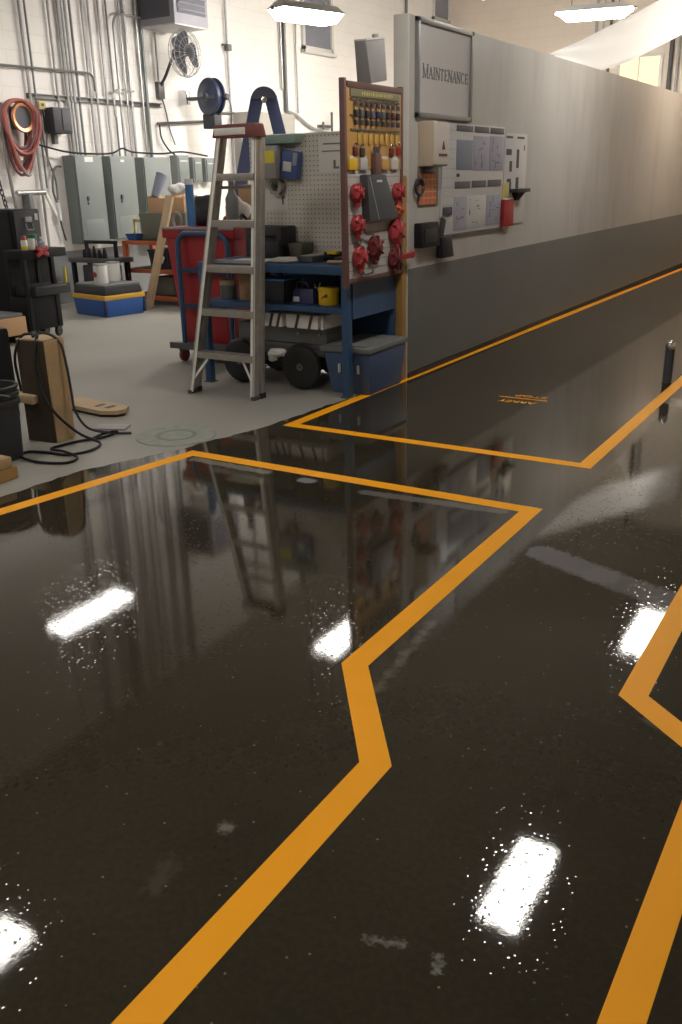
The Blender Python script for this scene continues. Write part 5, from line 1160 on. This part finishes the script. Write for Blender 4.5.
t = thing('pipe_bracket', 'grey pipe arm on the wall above the black cabinet', 'pipe', (WX, 8.1, 1.3))
MB().tube([(-9.40, 7.90, 1.40), (-9.40, 8.34, 1.40)], 0.032, 10).build('pipe', M['steel'], t)
MB().box((WX, 8.05, 1.05), (-9.36, 8.12, 1.40), 0.006).build('bracket', M['totelid'], t)
MB().tube([(-9.40, 8.34, 1.40), (-9.38, 8.46, 1.12)], 0.022, 8).build('brace', M['alulit'], t)
t = thing('conduit_fitting', 'short white conduit body on the wall beside the first panel', 'conduit fitting', (WX, 8.60, 1.05))
MB().tube([(WX + 0.05, 8.585, 1.05), (WX + 0.05, 8.565, 1.27)], 0.030, 10).build('body', M['white'], t)
MB().tube(smooth_path([(WX + 0.05, 8.57, 1.27), (WX + 0.05, 8.52, 1.42), (WX + 0.05, 8.56, 1.62), (WX + 0.05, 8.62, 1.70), (WX + 0.05, 8.70, 1.70)]), 0.014, 6).build('pipe', M['totelid'], t)
MB().tube(smooth_path([(WX + 0.05, 8.585, 1.05), (WX + 0.05, 8.60, 0.95), (WX + 0.05, 8.64, 0.80)]), 0.012, 6).build('cable', M['ink'], t)

t = thing('equipment_cabinet', 'beige grey equipment cabinet on the block wall behind the blue stepladder', 'cabinet', (WX, 13.0, 0.9))
MB().box((WX + 0.002, 12.42, 0.9), (-9.12, 13.62, 2.50), 0.010).build('body', M['beigegrey'], t)
MB().box((-9.125, 12.46, 0.95), (-9.105, 13.58, 2.44), 0.006).build('door', M['beigegrey'], t)
MB().box((-9.106, 12.55, 1.65), (-9.085, 12.58, 1.80), 0.004).build('handle', M['darksteel'], t)
# unit heater, wall fan, blue hose reel
t = thing('unit_heater', 'grey box heater hung high on the wall above the fan', 'heater', (-9.15, 10.72, 3.45))
MB().box((-9.41, 10.37, 3.47), (-8.80, 11.07, 4.25), 0.012).build('casing', M['heater'], t)
MB().box((-8.805, 10.43, 3.60), (-8.79, 11.01, 4.18), 0.004).build('grille', M['heaterdark'], t)
for k in range(7): MB().box((-8.795, 10.44, 3.64 + k * 0.08), (-8.77, 11.00, 3.652 + k * 0.08), T=rot('Y', 0.4, (-8.79, 10.7, 3.646 + k * 0.08))).build('louver', M['heater'], t)
MB().box((-9.40, 10.366, 3.55), (-8.88, 10.372, 4.2), 0.002).build('side_panel', M['heaterdark'], t)
MB().box((-9.40, 10.38, 3.455), (-8.81, 11.06, 3.472), 0.003).build('lit_underside', M['housing'], t)  # paler plate, the lit lower edge put into its colour
for y in (10.55, 10.95): MB().box((WX + 0.001, y - 0.02, 4.0), (-9.40, y + 0.02, 4.04), 0.004).build('bracket', M['darksteel'], t)
t = thing('caged_fan', 'caged black wall fan on a bent arm below the heater', 'fan', (WX, 10.75, 2.6))
fc = Vector((-9.0, 10.77, 3.15))
MB().box((WX, 10.66, 2.60), (WX + 0.07, 10.78, 2.82), 0.008).build('wall_plate', M['darksteel'], t)
MB().tube([(WX + 0.05, 10.72, 2.76), (-9.33, 10.72, 2.90), (-9.22, 10.74, 3.10), (-9.16, 10.77, 3.17)], 0.020, 8).build('arm', M['ink'], t)
MB().lathe([(0.0, -0.20), (0.07, -0.19), (0.085, -0.16), (0.085, -0.05), (0.05, -0.02), (0.0, -0.02)], fc, (1, 0, 0), 18).build('motor', M['ink'], t)
g = MB()
for xo, rr in ((-0.05, 0.285), (0.0, 0.30), (0.05, 0.285), (0.07, 0.20), (0.075, 0.11), (-0.07, 0.20)):
    g.tube(arc(fc + Vector((xo, 0, 0)), rr, 0, 2 * PI, 32, (0, 1, 0), (0, 0, 1))[:-1], 0.006 if rr > 0.28 else 0.003, 5, True)
for k in range(20):
    a = 2 * PI * k / 20; d = Vector((0, math.cos(a), math.sin(a)))
    g.tube([fc + d * 0.07 + Vector((0.078, 0, 0)), fc + d * 0.2 + Vector((0.07, 0, 0)), fc + d * 0.285 + Vector((0.05, 0, 0)), fc + d * 0.30, fc + d * 0.285 + Vector((-0.05, 0, 0)), fc + d * 0.09 + Vector((-0.08, 0, 0))], 0.0026, 4)
g.build('cage', M['steel'], t)
for k in range(3):
    a = 2 * PI * k / 3 + 0.5; g = MB()
    R_ = Matrix.Translation(fc) @ Matrix.Rotation(a, 4, 'X') @ Matrix.Rotation(0.0, 4, 'Z')
    g.grid(lambda u, v: Vector((0.03 * (v - 0.5) * 2 * (1 - 0.3 * u), (v - 0.5) * (0.10 + 0.22 * math.sin(u * PI * 0.75)), 0.04 + 0.215 * u)), 8, 6, 0.004)
    g.build('blade', M['ink'], t, T=R_)
MB().lathe([(0.045, -0.03), (0.045, 0.02), (0.03, 0.035), (0.0, 0.04)], fc, (1, 0, 0), 16).build('hub', M['charcoal'], t)
MB().tube(smooth_path([(WX + 0.04, 10.74, 2.62), (WX + 0.04, 10.80, 2.45), (WX + 0.04, 10.86, 2.2), (WX + 0.04, 10.95, 2.0)]), 0.010, 6).build('cord', M['ink'], t)
conduit('thin conduit running up to the wall fan plate', [(RP, 10.70, 2.82), (RP, 10.70, 3.45)], 0.014)
t = thing('hose_reel', 'round dark blue hose reel on a bracket beside the fan', 'hose reel', (-9.2, 11.2, 2.25))
rc = Vector((-8.93, 11.2, 2.62))
MB().lathe([(0.0, -0.09), (0.10, -0.095), (0.12, -0.08), (0.24, -0.075), (0.255, -0.055), (0.255, -0.04), (0.20, -0.035), (0.20, 0.035), (0.255, 0.04), (0.255, 0.055), (0.24, 0.075), (0.0, 0.08)], rc, (0.25, 1, 0), 36).build('drum', M['reelblue'], t)
MB().lathe([(0.0, -0.125), (0.045, -0.12), (0.05, -0.09)], rc, (0.25, 1, 0), 18).build('hub', M['ink'], t)
MB().box((WX, 11.14, 2.54), (WX + 0.16, 11.22, 2.74), 0.01).build('bracket', M['chrome'], t)
MB().bar((WX + 0.14, 11.26, 2.62), (rc.x, rc.y + 0.07, rc.z), 0.05, 0.05, bev=0.006).build('arm', M['darksteel'], t)
MB().bar((-9.30, 11.09, 2.61), (-8.80, 11.09, 2.61), 0.02, 0.035, bev=0.004).build('strap', M['ink'], t)
MB().lathe([(0.0, 0.0), (0.035, 0.0), (0.045, 0.03), (0.035, 0.06), (0.0, 0.065)], (-8.69, 11.2, 2.61), (1, 0, 0.05), 14).build('knob', M['ink'], t)
MB().box((-9.06, 11.13, 2.20), (-8.84, 11.30, 2.40), 0.015).build('hose_guide', M['charcoal'], t)
MB().tube(smooth_path([(-8.63, 11.2, 2.60), (-8.58, 11.2, 2.45), (-8.60, 11.2, 2.25), (-8.64, 11.2, 2.1)]), 0.010, 6).build('hose', M['ink'], t)

# small black upright with a bright cap by the far lane line
t = thing('dark_upright', 'short black upright with a chrome cap beside the aisle line', 'post', (-1.40, 7.0, 0.003))
MB().lathe([(0.0, 0.0), (0.034, 0.0), (0.034, 0.26), (0.0, 0.26)], (-1.395, 7.0, 0.003), seg=16).build('post', M['ink'], t)
MB().lathe([(0.034, 0.255), (0.036, 0.275), (0.03, 0.30), (0.012, 0.315), (0.0, 0.316)], (-1.395, 7.0, 0.003), seg=16).build('cap', M['chrome'], t)

# ------------------------------------------------------------------ camera and view
Mx = Matrix(((0.8554, -0.1648, 0.4911), (0.5176, 0.3083, -0.7982), (-0.0196, 0.9369, 0.3491)))
f, p, ro, y = 900.0, 0.35569, -0.02094, 0.55149
fwd = Vector((-math.sin(y) * math.cos(p), math.cos(y) * math.cos(p), -math.sin(p)))
r0 = Vector((math.cos(y), math.sin(y), 0)); u0 = r0.cross(fwd)
rt = r0 * math.cos(ro) + u0 * math.sin(ro); up = -r0 * math.sin(ro) + u0 * math.cos(ro)
cam = bpy.data.cameras.new('camera'); co = bpy.data.objects.new('camera', cam); COL.objects.link(co)
co.matrix_world = Matrix(((rt.x, up.x, -fwd.x, 0), (rt.y, up.y, -fwd.y, 0), (rt.z, up.z, -fwd.z, 1.5), (0, 0, 0, 1)))
cam.sensor_fit = 'VERTICAL'; cam.sensor_height = 24; cam.lens = f / 1024 * 24; cam.clip_start = 0.05; cam.clip_end = 100
S.camera = co
w = bpy.data.worlds.new('world'); S.world = w; w.use_nodes = True
w.node_tree.nodes['Background'].inputs[0].default_value = (0.9, 0.95, 1, 1); w.node_tree.nodes['Background'].inputs[1].default_value = 0.1
S.view_settings.view_transform = 'Standard'; S.view_settings.look = 'None'; S.view_settings.gamma = 1; S.view_settings.use_curve_mapping = False
S.view_settings.exposure = 0.0
